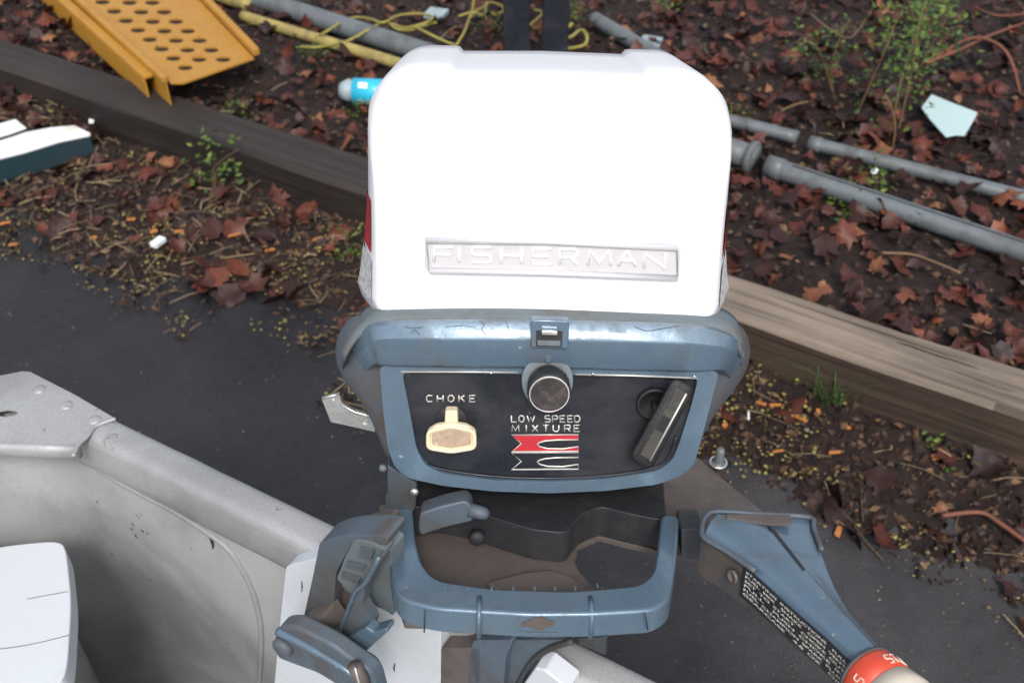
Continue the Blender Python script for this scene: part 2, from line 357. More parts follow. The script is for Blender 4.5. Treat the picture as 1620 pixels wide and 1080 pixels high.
# stroke alphabet: polylines in a unit box
SF = {
 'A': [[(0, 0), (.5, 1), (1, 0)], [(.22, .33), (.78, .33)]], 'C': [[(1, .95), (.25, 1), (0, .75), (0, .25), (.25, 0), (1, .05)]],
 'D': [[(0, 0), (0, 1), (.7, 1), (1, .75), (1, .25), (.7, 0), (0, 0)]], 'E': [[(1, 1), (0, 1), (0, 0), (1, 0)], [(0, .5), (.85, .5)]],
 'F': [[(1, 1), (0, 1), (0, 0)], [(0, .48), (.88, .48)]], 'H': [[(0, 0), (0, 1)], [(1, 0), (1, 1)], [(0, .5), (1, .5)]],
 'I': [[(.5, 0), (.5, 1)]], 'K': [[(0, 0), (0, 1)], [(1, 1), (0, .45)], [(.35, .62), (1, 0)]], 'L': [[(0, 1), (0, 0), (1, 0)]],
 'M': [[(0, 0), (.08, 1), (.5, .12), (.92, 1), (1, 0)]], 'N': [[(0, 0), (0, 1), (1, 0), (1, 1)]],
 'O': [[(.3, 0), (0, .3), (0, .7), (.3, 1), (.7, 1), (1, .7), (1, .3), (.7, 0), (.3, 0)]], 'P': [[(0, 0), (0, 1), (.8, 1), (1, .85), (1, .6), (.8, .45), (0, .45)]],
 'R': [[(0, 0), (0, 1), (.8, 1), (1, .88), (1, .58), (.8, .45), (0, .45)], [(.6, .45), (1, 0)]],
 'S': [[(1, 1), (.1, 1), (0, .9), (0, .62), (.1, .53), (.9, .50), (1, .4), (1, .1), (.9, 0), (0, 0)]],
 'T': [[(0, 1), (1, 1)], [(.5, 1), (.5, 0)]], 'U': [[(0, 1), (0, .25), (.25, 0), (.75, 0), (1, .25), (1, 1)]],
 'W': [[(0, 1), (.25, 0), (.5, .8), (.75, 0), (1, 1)]], 'X': [[(0, 0), (1, 1)], [(0, 1), (1, 0)]]}
def letter(ch, origin, ax, ay, r, mat, parent, seg=6):
    parts = [tube_geo([origin + ax * x + ay * y for x, y in st], r, seg) for st in SF[ch]]
    vs, fs = merge_geo(parts); o = mk('letter', vs, fs, mat, parent, smooth=True); return o

# ================================================================== SETTING
def hgt(s, b):
    return .105 + .03 * (noise.noise(Vector((s * 2.2, b * 2.2, 3))) ) + .012 * noise.noise(Vector((s * 9, b * 9, 7)))
def grid(name, s0, s1, b0, b1, ds, db, hf, mat, kind='structure'):
    ns, nb = int((s1 - s0) / ds) + 1, int((b1 - b0) / db) + 1
    vs = []; fs = []
    for j in range(nb):
        for i in range(ns):
            s, b = s0 + i * ds, b0 + j * db; vs.append(tim(s, b, hf(s, b)))
    for j in range(nb - 1):
        for i in range(ns - 1):
            a = j * ns + i; fs.append((a, a + 1, a + ns + 1, a + ns))
    o = bulk(name, vs, fs, mat, kind=kind, smooth=True); return o
gm = bpy.data.meshes.new('asphalt_ground')
asph = mk('asphalt_ground', [(-60, -60, 0), (60, -60, 0), (60, 60, 0), (-60, 60, 0)], [(0, 1, 2, 3)], M['asphalt']); asph['kind'] = 'structure'
bed = grid('planting_bed', -6, 6.5, .10, 7, .05, .05, hgt, M['soil'])
def strip_h(s, b):
    # debris drifted against the timber, deepest at the wood, thinning to nothing on the asphalt
    q = -b
    wdt = (.42 if s < .35 else .27) + .07 * noise.noise(Vector((s * 4, 2, 1)))
    if -.12 < s < .25: wdt -= .12
    h = .040 * (1 - q / wdt) + .020 * noise.noise(Vector((s * 7, b * 7, 5))) + .009 * noise.noise(Vector((s * 25, b * 25, 9)))
    if s < -1.0: h += .02
    return h - .004
strip = grid('debris_strip', -3.2, 3.4, -.62, .0, .02, .02, strip_h, M['soil'])

# timbers: two lengths butted behind the motor
def timber(s0, s1, mat, side, label, off=0.0, dz=0.0):
    c = tim((s0 + s1) / 2, .065, 0); secs = []; k = int((s1 - s0) / .06)
    for i in range(k + 1):
        s = s0 + (s1 - s0) * i / k; f = lambda a: .0035 * noise.noise(Vector((s * 3, a, 11 + off)))
        pr = [(0, -.01), (0, .128), (.010, .14), (.122, .14), (.132, .130), (.132, -.01)]
        secs.append([tim(s, b + f(q) + off, z + (f(q + 7) if z > 0 else 0) + (dz if z > 0 else 0)) for q, (b, z) in enumerate(pr)])
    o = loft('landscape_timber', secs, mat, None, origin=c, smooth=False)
    o.data.materials.append(side)     # side faces, coloured darker than the top, between the top arrises and the ground
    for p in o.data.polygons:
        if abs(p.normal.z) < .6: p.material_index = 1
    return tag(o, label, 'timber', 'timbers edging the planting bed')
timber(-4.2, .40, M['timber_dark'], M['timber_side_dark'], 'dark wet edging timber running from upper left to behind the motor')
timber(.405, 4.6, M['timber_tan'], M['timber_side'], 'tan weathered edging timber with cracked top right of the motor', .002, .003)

rc__ = random.Random(9)
crk = []
for k in range(9):
    s0 = rc__.uniform(.55, 2.2); b0 = rc__.uniform(.02, .11); L_ = rc__.uniform(.12, .5)
    pts = [tim(s0 + L_ * i / 6, b0 + rc__.gauss(0, .0012), .1428) for i in range(7)]; w_ = rc__.uniform(.0008, .002)
    crk.append(tube_geo(pts, [.0002] + [w_] * 5 + [.0002], 4))
tt_ = [o for o in col.objects if o.name.startswith('landscape_timber')][-1]
vs, fs = merge_geo(crk); o = mk('drying_cracks', vs, fs, M['hole'], tt_) ; o['kind'] = 'stuff'
# ------------------------------------------------------------------ leaf litter
LO = [(0, -.55), (.05, -.12), (.30, -.25), (.26, -.05), (.52, .02), (.34, .12), (.40, .34), (.17, .26), (.0, .58), (-.17, .26), (-.40, .34), (-.34, .12), (-.52, .02), (-.26, -.05), (-.30, -.25), (-.05, -.12)]
def leaf_geo(rnd):
    """lobed dead leaf, curled and creased, about 1 unit across"""
    cx, cy = rnd.uniform(-1.3, 1.3), rnd.uniform(-1.3, 1.3); tw = rnd.uniform(-1, 1); cr = rnd.uniform(.05, .25); ph = rnd.uniform(0, 6)
    def h(x, y): return cx * x * x + cy * y * y + tw * x * y + cr * abs(x) + .05 * math.sin(9 * x + ph) + .05 * math.sin(8 * y + ph * 2)
    simple = rnd.random() < .22; out = []
    for x, y in LO:
        k_ = rnd.uniform(.5, 1.15) * .6; rr0 = math.hypot(x, y); x, y = x * (1 - k_) + k_ * x / max(rr0, .05) * .38, y * (1 - k_) + k_ * y / max(rr0, .05) * .38
        if simple:
            a = math.atan2(y, x); rr = .42 + .06 * math.cos(2 * a); x, y = rr * math.cos(a) * .8, rr * math.sin(a) * 1.1
        x *= rnd.uniform(.7, 1.25); y *= rnd.uniform(.7, 1.25)
        out.append((x, y, h(x, y)))
    inner = [(x * .5, y * .5 + .02, h(x * .5, y * .5)) for x, y, z in out]
    vs = out + inner + [(0, 0.02, h(0, 0))]; n = len(out); fs = []
    for i in range(n):
        j = (i + 1) % n; fs.append((i, j, n + j, n + i)); fs.append((n + i, n + j, 2 * n))
    return vs, fs
rl = random.Random(3)
leafmeshes = []
for k in range(40):
    vs, fs = leaf_geo(rl); me = bpy.data.meshes.new('leaf'); me.from_pydata(vs, [], fs)
    tv = min(1, max(0, rl.betavariate(1.5, 2.0))); at = me.attributes.new('tint', 'FLOAT', 'FACE'); at.data.foreach_set('value', [tv] * len(fs))
    me.polygons.foreach_set('use_smooth', [True] * len(fs)); me.materials.append(M['leaf']); leafmeshes.append((me, vs, fs, tv))
def inview(p, mg=30):
    d = p - CAM; z = d.dot(FW)
    if z < .1: return None
    x = 810 + F * d.x / z; y = 540 - F * d.dot(UPV) / z
    return (x, y, z) if -mg < x < 1620 + mg and -mg < y < 1080 + mg else None
def hidden(x, y):
    return 575 < x < 1150 and 75 < y < 1000
cands = []
for k in range(24000):
    s = rl.uniform(-5, 5.5); b = .14 + 4.6 * rl.random() ** 1.25
    left = tim(s, b, 0)
    sc_ = .028 + .056 * rl.random() ** 1.5
    dens = .75 + .4 * noise.noise(Vector((s * 1.5, b * 1.5, 1)))
    v = inview(left)
    if v and v[0] < 760: dens *= .5 if v[1] > 60 else .7
    if rl.random() > dens: continue
    cands.append((s, b, hgt(s, b) + rl.uniform(.004, .035), sc_, v))
for k in range(420):   # leaves in the strip on the near side of the timber
    s = rl.uniform(-2.6, 2.8); q = rl.random() ** 1.1 * .40; v = inview(tim(s, -q, 0))
    if v and v[0] > 1100 and rl.random() < .45: continue
    if strip_h(s, -q) < -.006: continue
    cands.append((s, -q, max(0, strip_h(s, -q)) + rl.uniform(.004, .02), .035 + .05 * rl.random(), v))
for (x, y) in [(330, 465), (365, 475), (400, 460), (440, 478), (455, 460), (420, 445), (380, 440), (350, 450), (470, 472), (430, 300), (455, 330), (440, 290), (1350, 855), (1390, 860), (1300, 800), (1385, 775)]:
    p = gz(x, y, 0); s, b = tim_inv(p); cands.append((s, b, max(0, strip_h(s, b) if b > -.6 else 0) + .012, .075, (x, y, p.length)))
vis = sorted([c for c in cands if c[4] and not hidden(c[4][0], c[4][1])], key=lambda c: -(c[3] / c[4][2]))
top300 = set(id(c) for c in vis[:290])
bvs = []; bfs = []; bt = []; cnt = 0
for c in cands:
    s, b, z, scl, v = c; me, vs, fs, tv = rl.choice(leafmeshes)
    ax = rl.gauss(0, .42), rl.gauss(0, .42), rl.uniform(0, 6.28)
    mat = Matrix.Translation(tim(s, b, z)) @ Matrix.Rotation(ax[0], 4, 'X') @ Matrix.Rotation(ax[1], 4, 'Y') @ Matrix.Rotation(ax[2], 4, 'Z') @ Matrix.Diagonal((scl, scl, scl * .8, 1))
    if id(c) in top300:
        o = bpy.data.objects.new('leaf', me); col.objects.link(o); o.parent = bed if b > 0 else strip
        o.matrix_local = mat
    else:
        base = len(bvs); bvs += [tuple(mat @ Vector(q)) for q in vs]; bfs += [tuple(i + base for i in f) for f in fs]; bt += [min(1, max(0, tv + rl.uniform(-.15, .15)))] * len(fs)
lit = bulk('leaf_litter', bvs, bfs, M['leaf'], tint=bt); lit['label'] = 'matted brown and reddish dead leaves covering the planting bed'; lit['category'] = 'leaf litter'

# crumbs, straw, blossoms
def scatter(name, n, fn, geo, mat, label, cat, seed):
    rd = random.Random(seed); V_ = []; F_ = []; T_ = []; k = 0; tries = 0
    while k < n and tries < n * 12:
        tries += 1; r = fn(rd)
        if r is None: continue
        p, tnt = r; vs, fs = geo(rd, p); base = len(V_); V_ += [tuple(v) for v in vs]; F_ += [tuple(i + base for i in f) for f in fs]; T_ += [tnt] * len(fs); k += 1
    o = bulk(name, V_, F_, mat, tint=T_); o['label'] = label; o['category'] = cat; return o
def g_flake(rd, p, a=.003, b=.014):
    r = rd.uniform(a, b); u = Vector((rd.gauss(0, 1), rd.gauss(0, 1), rd.gauss(0, .4))).normalized(); v = u.orthogonal().normalized()
    v = (v + u.cross(v) * rd.uniform(-1, 1)).normalized()
    q = [p + u * r * rd.uniform(.7, 1.2), p + v * r * rd.uniform(.3, .8), p - u * r * rd.uniform(.6, 1.1), p - v * r * rd.uniform(.3, .8)]
    return q + [p + Vector((0, 0, r * .35))], [(0, 1, 4), (1, 2, 4), (2, 3, 4), (3, 0, 4)]
def g_ball(rd, p):
    r = rd.uniform(.0016, .0046); d = [Vector(q) * r * rd.uniform(.8, 1.2) for q in ((1, 0, 0), (-1, 0, 0), (0, 1, 0), (0, -1, 0), (0, 0, .8), (0, 0, -.8))]
    return [p + q for q in d], [(0, 2, 4), (2, 1, 4), (1, 3, 4), (3, 0, 4), (2, 0, 5), (1, 2, 5), (3, 1, 5), (0, 3, 5)]
def g_straw(rd, p, lo=.02, hi=.09):
    a = rd.uniform(0, 6.28); L = rd.uniform(lo, hi); d = Vector((math.cos(a), math.sin(a), rd.gauss(0, .12))) * L / 2; m = p + Vector((rd.gauss(0, .1), rd.gauss(0, .1), .1)) * L * .5
    vs, fs = tube_geo([p - d, m, p + d], rd.uniform(.0006, .0016), 4, False); return vs, fs
def on_strip(rd, thin=-.012):
    s = rd.uniform(-2.9, 3.0); q = rd.random() ** .9 * .50; h = strip_h(s, -q)
    if h < thin + rd.random() * .016: return None
    return s, q, h
def f_bits(rd):
    if rd.random() < .62:
        s = rd.uniform(-4, 4.5); b = .13 + 3 * rd.random() ** 1.3; return tim(s, b, hgt(s, b) + rd.uniform(0, .02)), rd.random() ** 1.6
    r = on_strip(rd)
    return None if r is None else (tim(r[0], -r[1], max(0, r[2]) + rd.uniform(0, .008)), rd.random() ** 1.5)
scatter('litter_crumbs', 42000, f_bits, lambda rd, p: g_flake(rd, p, .003, .015), M['bits'], 'dark brown leaf crumbs and bark bits along the timber', 'litter', 11)
def f_blos(rd):
    r = on_strip(rd, -.02)
    if r is None: return None
    s, q, h = r; v = inview(tim(s, -q, 0))
    c = 1.2 * noise.noise(Vector((s * 7, q * 9, 21))) + .7 * noise.noise(Vector((s * 30, q * 30, 2)))
    k = -.02
    if v:
        if v[0] > 1100 and v[0] < 1330 and v[1] < 760: k = -.45
        if v[0] > 1330: k = .12
        if v[0] < 560: k = .02 if v[1] > 350 else .25
    if c < k + .1: return None
    return tim(s, -q, max(0, h) + rd.uniform(.006, .016)), rd.random()
scatter('fallen_blossoms', 3900, f_blos, g_ball, M['blossom'], 'tiny yellow green fallen blossoms strewn over the debris by the timber', 'blossoms', 12)
def f_straw(rd):
    if rd.random() < .25:
        s = rd.uniform(-3.5, 4.5); b = .13 + 3 * rd.random(); return tim(s, b, hgt(s, b) + rd.uniform(.01, .03)), rd.random()
    r = on_strip(rd)
    if r is None: return None
    if r[0] > .4 and rd.random() < .6: return None
    return tim(r[0], -r[1], max(0, r[2]) + rd.uniform(.003, .014)), rd.random()
scatter('dry_stalks', 1500, f_straw, g_straw, M['straw'], 'dry straw coloured stalks tangled in the debris beside the asphalt', 'stalks', 13)
def f_grit(rd):
    p = gz(rd.uniform(0, 1620), rd.uniform(380, 1075), 0)
    if tim_inv(p)[1] > -.15: return None
    return p + Z * .001, rd.random() ** .6
def g_grit(rd, p): return g_flake(rd, p, .0008, .0028)
scatter('asphalt_grit', 1100, f_grit, g_grit, M['straw'], 'small pale grit and specks loose on the wet asphalt', 'grit', 14)

# single chips, scraps
def chip(x, y, L, wd, ang, label, name='wood_chip', cat='wood chip', mat='orange', group='orange wood chips in the debris', z=None, th=.004):
    p = gz(x, y, 0); s, b = tim_inv(p); h = max(0.0, strip_h(s, b)) if b > -.62 else 0.0
    p = tim(s, b, h + .006 if z is None else z); a = R(ang); u = Vector((math.cos(a), math.sin(a), .12)).normalized(); v = Z.cross(u).normalized()
    o = prism(name, roundcorners([p - u * L - v * wd, p + u * L - v * wd * .8, p + u * L * .9 + v * wd, p - u * L * .8 + v * wd * 1.1], wd * .5, 2), Z * th, M[mat], None, origin=p, bevel=.0008, seg=1)
    o['group'] = group; return tag(o, label, cat)
rt = 'small orange wood chip in the blossom strewn debris right of the motor'
for a in [(1201, 652, .011, .004, -35), (1222, 658, .012, .003, -5), (1266, 655, .006, .005, 20), (1288, 674, .006, .004, 90), (1145, 682, .006, .005, 60), (1228, 724, .011, .002, 5), (1315, 732, .012, .003, 0), (1470, 748, .008, .006, 10), (1335, 700, .004, .004, 0)]:
    chip(*a, rt)
chip(1262, 682, .014, .0045, -48, 'bright orange cigarette stub with grey ash end right of the motor', 'cigarette_stub', 'cigarette butt', group=None or 'cigarette ends')
chip(1272, 698, .004, .004, -48, 'grey burnt ash crumb at the end of the orange stub', 'ash_crumb', 'ash', 'foil', 'cigarette ash')
chip(1325, 845, .012, .005, 62, 'orange wood chip lying alone on the asphalt beside the tiller')
chip(1182, 668, .011, .0018, 80, 'thin white cigarette paper in the yellow blossoms by the motor', 'paper_scrap', 'paper scrap', 'whitescrap', 'white scraps')
lt = 'small orange wood chip in the straw debris left of the motor'
for a in [(8, 358, .018, .004, 12), (24, 391, .014, .004, 0), (150, 383, .010, .007, -20), (288, 382, .015, .004, -8), (340, 398, .014, .004, 5), (375, 393, .016, .003, 15), (505, 393, .014, .004, 22), (430, 412, .012, .004, 5), (245, 372, .010, .006, 20), (210, 355, .012, .004, -5)]:
    chip(*a, lt)
chip(135, 248, .022, .003, 30, 'orange ended splinter lying at the end of the white boards', group='splinters')
chip(172, 283, .022, .010, 8, 'broken orange brown brick scrap in the leaves below the dark timber', 'brick_scrap', 'brick scrap', 'brick', 'scraps left of the motor', th=.012)
# white block
pb = gz(250, 383, .045); pw = gz(262, 374, .045) - gz(240, 390, .045); pw.z = .0; u = pw.normalized() * .017; v = Vector((-u.y, u.x, 0)).normalized() * .010
o = box('plastic_block', pb, u, v, Z * .006, M['whitescrap'], None, .0015, origin=pb); tag(o, 'small white plastic block lying in the straw at the asphalt edge', 'plastic block')
for (x, y, r_0, lab) in [(146, 193, .012, 'crumpled white scrap behind the end of the painted boards'), (1382, 333 - 60, .009, 'tiny pale blue scrap between the two grey pipes'), (1558, 350, .010, 'tiny red and white scrap beside the lower grey pipe')]:
    p = gz(x, y, .12 if x > 1000 else .06); rd = random.Random(x); pts = [p + Vector((math.cos(a) * r_0 * rd.uniform(.6, 1.2), math.sin(a) * r_0 * rd.uniform(.6, 1.2), 0)) for a in [i * 1.05 for i in range(6)]]
    o = prism('crumpled_scrap', pts, Vector((.002, .001, .008)), M['whitescrap'], None, .001, origin=p); tag(o, lab, 'scrap')
# painted boards
def board(name, pts, z, th, label):
    P = [gz(x, y, z) for x, y in pts]; c = P[0]; r0 = empty(name, P[1] - Z * th, label, 'board', 'white painted boards at the left edge')
    prism('board_core', P, Z * -th, M['board_side'], r0, .003); prism('painted_face', [q + Z * .0025 for q in P], Z * -.0015, M['board_top'], r0); return r0
board('painted_board', [(-40, 252), (0, 221), (40, 211), (80, 203), (118, 200), (143, 212), (143, 216), (95, 226), (40, 243), (0, 253), (-40, 268)], .075, .062, 'longer white painted board with dark teal edge in the debris')
board('painted_board', [(-40, 215), (0, 197), (25, 190), (42, 204), (20, 212), (-10, 221), (-40, 236)], .085, .066, 'shorter white painted board behind the longer one at left edge')

# yellow ramp
deckz = .20
def dz(x, y): return gz(x, y, deckz)
root = empty('perforated_ramp', gz(290, 128, deckz), 'rusty yellow perforated steel ramp resting across the dark timber', 'ramp')
dk = [dz(285, 131), dz(370, 103), dz(180, -110), dz(72, -110)]
dk = [dz(270, 131), dz(290, 131), dz(402, 92), dz(258, -60), dz(62, -60)]
holes = []
for (x0, y0, x1, y1, n) in ((162, 3, 293, 107, 8), (205, 4, 315, 94, 7), (241, 4, 353, 94, 7)):
    for k in range(-3, n):
        x = x0 + (x1 - x0) * k / (n - 1); y = y0 + (y1 - y0) * k / (n - 1)
        if y < -45: continue
        c = dz(x, y); ex = (dz(x + 12, y) - c); ey = (dz(x, y + 4.6) - c)
        holes.append([c + ex * math.cos(a) + ey * math.sin(a) for a in [i * math.pi / 6 for i in range(12)]])
prism('deck', dk, Z * -.005, M['yellow'], root, 0, holes=holes)
for h in holes:
    c = sum(h, Vector()) / len(h); lip = [c + (q - c) * 1.02 - Z * .001 for q in h]; low = [c + (q - c) * .9 - Z * .03 for q in h]
    loft('hole_rim', [lip, low], M['hole'], root, cap0=False, cap1=False)
def flange(name, a, b, up, th, par):
    side = (b - a).normalized().cross(Z).normalized() * th
    return prism(name, [a, b, b + side, a + side], Z * up, M['yellow'], par, .002)
def rail(name, p1, p2, wtop, updn, par):
    a, b = dz(*p1), dz(*p2); sd = (b - a).normalized().cross(Z).normalized() * wtop
    return prism(name, [a, b, b + sd, a + sd], Z * updn, M['yellow'], par, .004)
rail('flange', (401, 90), (257, -62), .020, .022, root)            # right raised edge
rail('flange', (268, 131), (60, -60), -.018, .020, root)
a1, b1 = dz(262, 133), dz(50, -60); sd = (b1 - a1).normalized().cross(Z).normalized()
prism('side_plate', [a1, b1, b1 - Z * .07, a1 - Z * .07], sd * .004, M['yellow'], root, .001)
a1, b1 = dz(226, 121), dz(15, -70); sd = (b1 - a1).normalized().cross(Z).normalized()
prism('side_rail', [a1, b1, b1 + sd * .03, a1 + sd * .03], Z * -.012, M['yellow'], root, .004)
prism('side_plate', [a1 - Z * .012, b1 - Z * .012, b1 - Z * .075, a1 - Z * .075], sd * .005, M['yellow'], root, .001)

# pipes
def pipe_between(name, p, q, r, mat, label, cat='pipe', group=None, z=.115, ext=0, ribs=()):
    A_, B_ = gz(*p, z + r), gz(*q, z + r); d = (B_ - A_).normalized(); c = (A_ + B_) / 2; L_ = (B_ - A_).length
    rt_ = empty(name, c, label, cat, group)
    n = 24; pts = [A_ + (B_ - A_) * i / n for i in range(n + 1)]
    tube('pipe_wall', pts, r, mat, rt_, 20); return rt_, A_, B_, d
g1, A_, B_, d = pipe_between('conduit_pipe', (255, -50), (1196, 251), .030, M['pipe'], 'thick grey pipe running behind the cowl from the top left', group='grey conduit pipes on the bed')
lathe('coupling_ring', B_ - d * .02, d, [(0, .030), (.002, .040), (.014, .041), (.017, .036), (.018, .028)], M['pipe'], g1)
g2, A_, B_, d = pipe_between('conduit_pipe', (1214, 262), (1700, 425), .024, M['pipe'], 'split seamed grey pipe ending at the ring coupling right of the cowl', group='grey conduit pipes on the bed')
lathe('collar', A_, d, [(0, .018), (0, .0265), (.04, .0265), (.041, .024)], M['pipe'], g2)
sdv = d.cross(Z).normalized()
tube('seam', [A_ + d * (.06 + i * .1) + Z * .0232 + sdv * .004 for i in range(9)], .0022, M['dark'], g2, 6)
g3, A_, B_, d = pipe_between('conduit_pipe', (900, 128), (1262, 218), .017, M['pipe'], 'thin grey pipe coming out from behind the cowl, farther of the two there', group='grey conduit pipes on the bed')
g4, A_, B_, d = pipe_between('conduit_pipe', (1280, 226), (1700, 333), .017, M['pipe'], 'thin grey pipe continuing to the right edge behind the seamed pipe', group='grey conduit pipes on the bed')
lathe('socket', A_, d, [(0, .012), (0, .019), (.03, .019), (.031, .017)], M['pipe'], g4)
g5, A_, B_, d = pipe_between('conduit_pipe', (940, 30), (1050, 95), .022, M['pipe'], 'short dark grey pipe end just above the cowl top right', group='grey conduit pipes on the bed')
g6, A_, B_, d = pipe_between('yellow_pole', (384, 26), (720, 128), .017, M['pipe_yellow'], 'dirty yellow pole lying beside the thick grey pipe', 'pole')
g7, A_, B_, d = pipe_between('yellow_pole', (240, -40), (395, 10), .020, M['pipe_yellow'], 'short dirty yellow pole piece at the top edge by the ramp', 'pole')
# rope
def rp(l, z=.16): return [gz(x, y, z + .012 * math.sin(i * 1.7)) for i, (x, y) in enumerate(l)]
rope = empty('yellow_rope', gz(620, 60, .15), 'tangled thin yellow rope looped over the grey pipe and pole', 'rope')
for l in ([(474, 74), (500, 75), (528, 71), (552, 64), (575, 52), (592, 42), (612, 36), (640, 44), (668, 38), (685, 28), (664, 22), (630, 25), (606, 36), (585, 30), (560, 28), (540, 36), (520, 48), (505, 56)],
          [(615, 36), (628, 46), (650, 48), (675, 40), (690, 36)], [(655, 42), (675, 52), (700, 64), (725, 74)],
          [(722, 72), (735, 50), (742, 30), (748, 12), (750, -10)], [(725, 26), (748, 20), (765, 24), (772, 5), (790, 8), (797, 16), (785, 24), (778, 20)], [(742, 30), (752, 18), (764, 12), (770, 4)]):
    tube('rope_strand', smoothpoly(rp(l), 5, False), .0038, M['rope'], rope, 7)
rope2 = tube('yellow_rope', smoothpoly(rp([(892, 50), (905, 38), (890, 46), (900, 60), (918, 48), (928, 56), (926, 70), (908, 76), (892, 78)]), 5, False), .0048, M['rope'], None, 7, origin=gz(905, 60, .15)); tag(rope2, 'small curl of yellow rope right of the dark posts', 'rope')
tube('rope_strand', smoothpoly(rp([(838, 40), (850, 30), (858, 20), (845, 16)]), 5, False), .004, M['rope'], rope, 7)
# dark posts
for x, lab in ((817, 'left of two dark upright posts rising behind the cowl'), (876, 'right of two dark upright posts rising behind the cowl')):
    p = gz(x, 128, .10); o = box('dark_post', p + Z * .4, Vector((.036, 0, 0)), Vector((0, .03, 0)), Z * .4, M['post'], None, .004, origin=p); tag(o, lab, 'post', 'dark posts behind the cowl')
# bottle
bz = .15; b0, b1 = gz(545, 143, bz), gz(680, 150, bz); bd = (b1 - b0).normalized(); br = .034
bot = empty('plastic_bottle', b0 - Z * br, 'plastic bottle with cyan label lying behind the cowl left side', 'bottle')
lathe('bottle_wall', b0, bd, [(-.012, .004), (-.012, .018), (0, .026), (.012, .031), (.02, .028), (.028, .032), (.16, .032), (.19, .014), (.21, .013)], M['clear'], bot)
lathe('label', b0, bd, [(.026, .0322), (.026, .0342), (.135, .0342), (.135, .0322)], M['cyan'], bot)
lathe('bottle_cap', b0, bd, [(.21, .016), (.228, .016), (.23, .012)], M['whitescrap'], bot)
for k in range(5):
    a = .045 + .022 * k
    tube('label_print', [b0 + bd * (a + .009 * math.cos(q)) + (Vector((0, -1, 0)) * math.cos(.5 + .22 * math.sin(q)) - Z * math.sin(.5 + .22 * math.sin(q)) ) * .0346 for q in [i * .6 for i in range(11)]], .0014, M['pipe_yellow'], bot, 5)
box('label_patch', b0 + bd * .055 + Vector((0, -.022, .0275)), bd * .012, Vector((0, .006, .005)), Vector((0, -.0006, .0006)), M['whitescrap'], bot)
# plastic shard
sp = [(1474, 149), (1500, 160), (1547, 178), (1538, 195), (1526, 215), (1512, 214), (1497, 217), (1484, 203), (1470, 187), (1458, 170)]
P = [gz(x, y, .175 + .0004 * (x - 1500)) for x, y in sp]; o = prism('plastic_shard', P, Vector((0, .002, -.003)), M['shard'], None, .001, origin=P[0]); tag(o, 'pale blue broken plastic shard lying on the leaves at upper right', 'plastic shard')
o = box('pale_scrap', gz(690, 22, .13), Vector((.03, -.01, 0)), Vector((.01, .03, .0)), Z * .008, M['clear'], None, .003, origin=gz(690, 22, .13)); tag(o, 'pale grey scrap lying behind the knotted rope near the posts', 'scrap')
o = box('pale_scrap', gz(1030, 66, .12), Vector((.03, -.01, 0)), Vector((.01, .03, .0)), Z * .006, M['clear'], None, .003, origin=gz(1030, 66, .12)); tag(o, 'pale grey scrap touching the cowl top right edge', 'scrap')

# ------------------------------------------------------------------ plants
def leaflets(rd, centers, size):
    V_ = []; F_ = []; T_ = []
    for c in centers:
        for k in range(rd.randint(2, 4)):
            p = c + Vector((rd.gauss(0, 1), rd.gauss(0, 1), rd.gauss(0, .8))) * size * .8
            d = Vector((rd.gauss(0, 1), rd.gauss(0, 1), rd.gauss(.1, .5))).normalized(); s = d.cross(Vector((rd.gauss(0, .4), rd.gauss(0, .4), 1))).normalized(); r = size * rd.uniform(.6, 1.1)
            nrm = d.cross(s); b = len(V_)
            V_ += [p, p + d * r * .5 + s * r * .32 + nrm * r * .1, p + d * r * 1.1, p + d * r * .5 - s * r * .32 + nrm * r * .1, p + d * r * .5]
            F_ += [(b, b + 1, b + 4), (b + 1, b + 2, b + 4), (b + 2, b + 3, b + 4), (b + 3, b, b + 4)]; T_ += [rd.random()] * 4
    return V_, F_, T_
def plant(name, label, base, stems, size, dens, seed, cat='plant', group=None, stem_r=.003, mat='stem', leafy=True):
    rd = random.Random(seed); rt_ = empty(name, base, label, cat, group); cs = []
    for st in stems:
        pts = smoothpoly(st, 5, False); n = len(pts)
        tube('stem', pts, [stem_r * (1 - .6 * i / n) for i in range(n)], M[mat], rt_, 6)
        if leafy:
            for i, p in enumerate(pts):
                if i > n * .18:
                    for _ in range(dens):
                        if rd.random() < .6: cs.append(p + Vector((rd.gauss(0, 1), rd.gauss(0, 1), rd.gauss(0, 1))) * size * 1.7)
    if leafy:
        V_, F_, T_ = leaflets(rd, cs, size); V_ = [tuple(v - base) for v in V_]
        o = bulk('foliage', V_, F_, M['green'], rt_, T_, kind='stuff')
    return rt_
def vp(x, y, base, dy=0.0):
    """point above the bed on an upright plane through base"""
    return pl(x, y, base + Vector((0, dy, 0)), Vector((0, 1, 0)))
def gp(x, y):
    s, b = tim_inv(gz(x, y, .11)); return gz(x, y, hgt(s, b) if b > .13 else (.01))
b0 = gp(1405, 232); plant('leafy_shrub', 'green leafed shrub with tall thin stems rising above the pipes', b0,
    [[b0, vp(1420, 150, b0), vp(1440, 80, b0, .05), vp(1462, 10, b0, .1), vp(1470, -60, b0, .1)], [b0 + Vector((.02, .01, 0)), vp(1436, 140, b0), vp(1450, 60, b0, .02), vp(1440, 10, b0), vp(1430, -40, b0)]], .020, 5, 5, 'shrub', 'shrubs above the grey pipes')
b1 = gp(1355, 182); plant('leafy_shrub', 'slender leaning shrub with red brown stem and green leaf sprays', b1,
    [[b1, vp(1380, 125, b1), vp(1400, 80, b1), vp(1420, 30, b1, .05), vp(1450, -30, b1)]], .018, 5, 6, 'shrub', 'shrubs above the grey pipes')
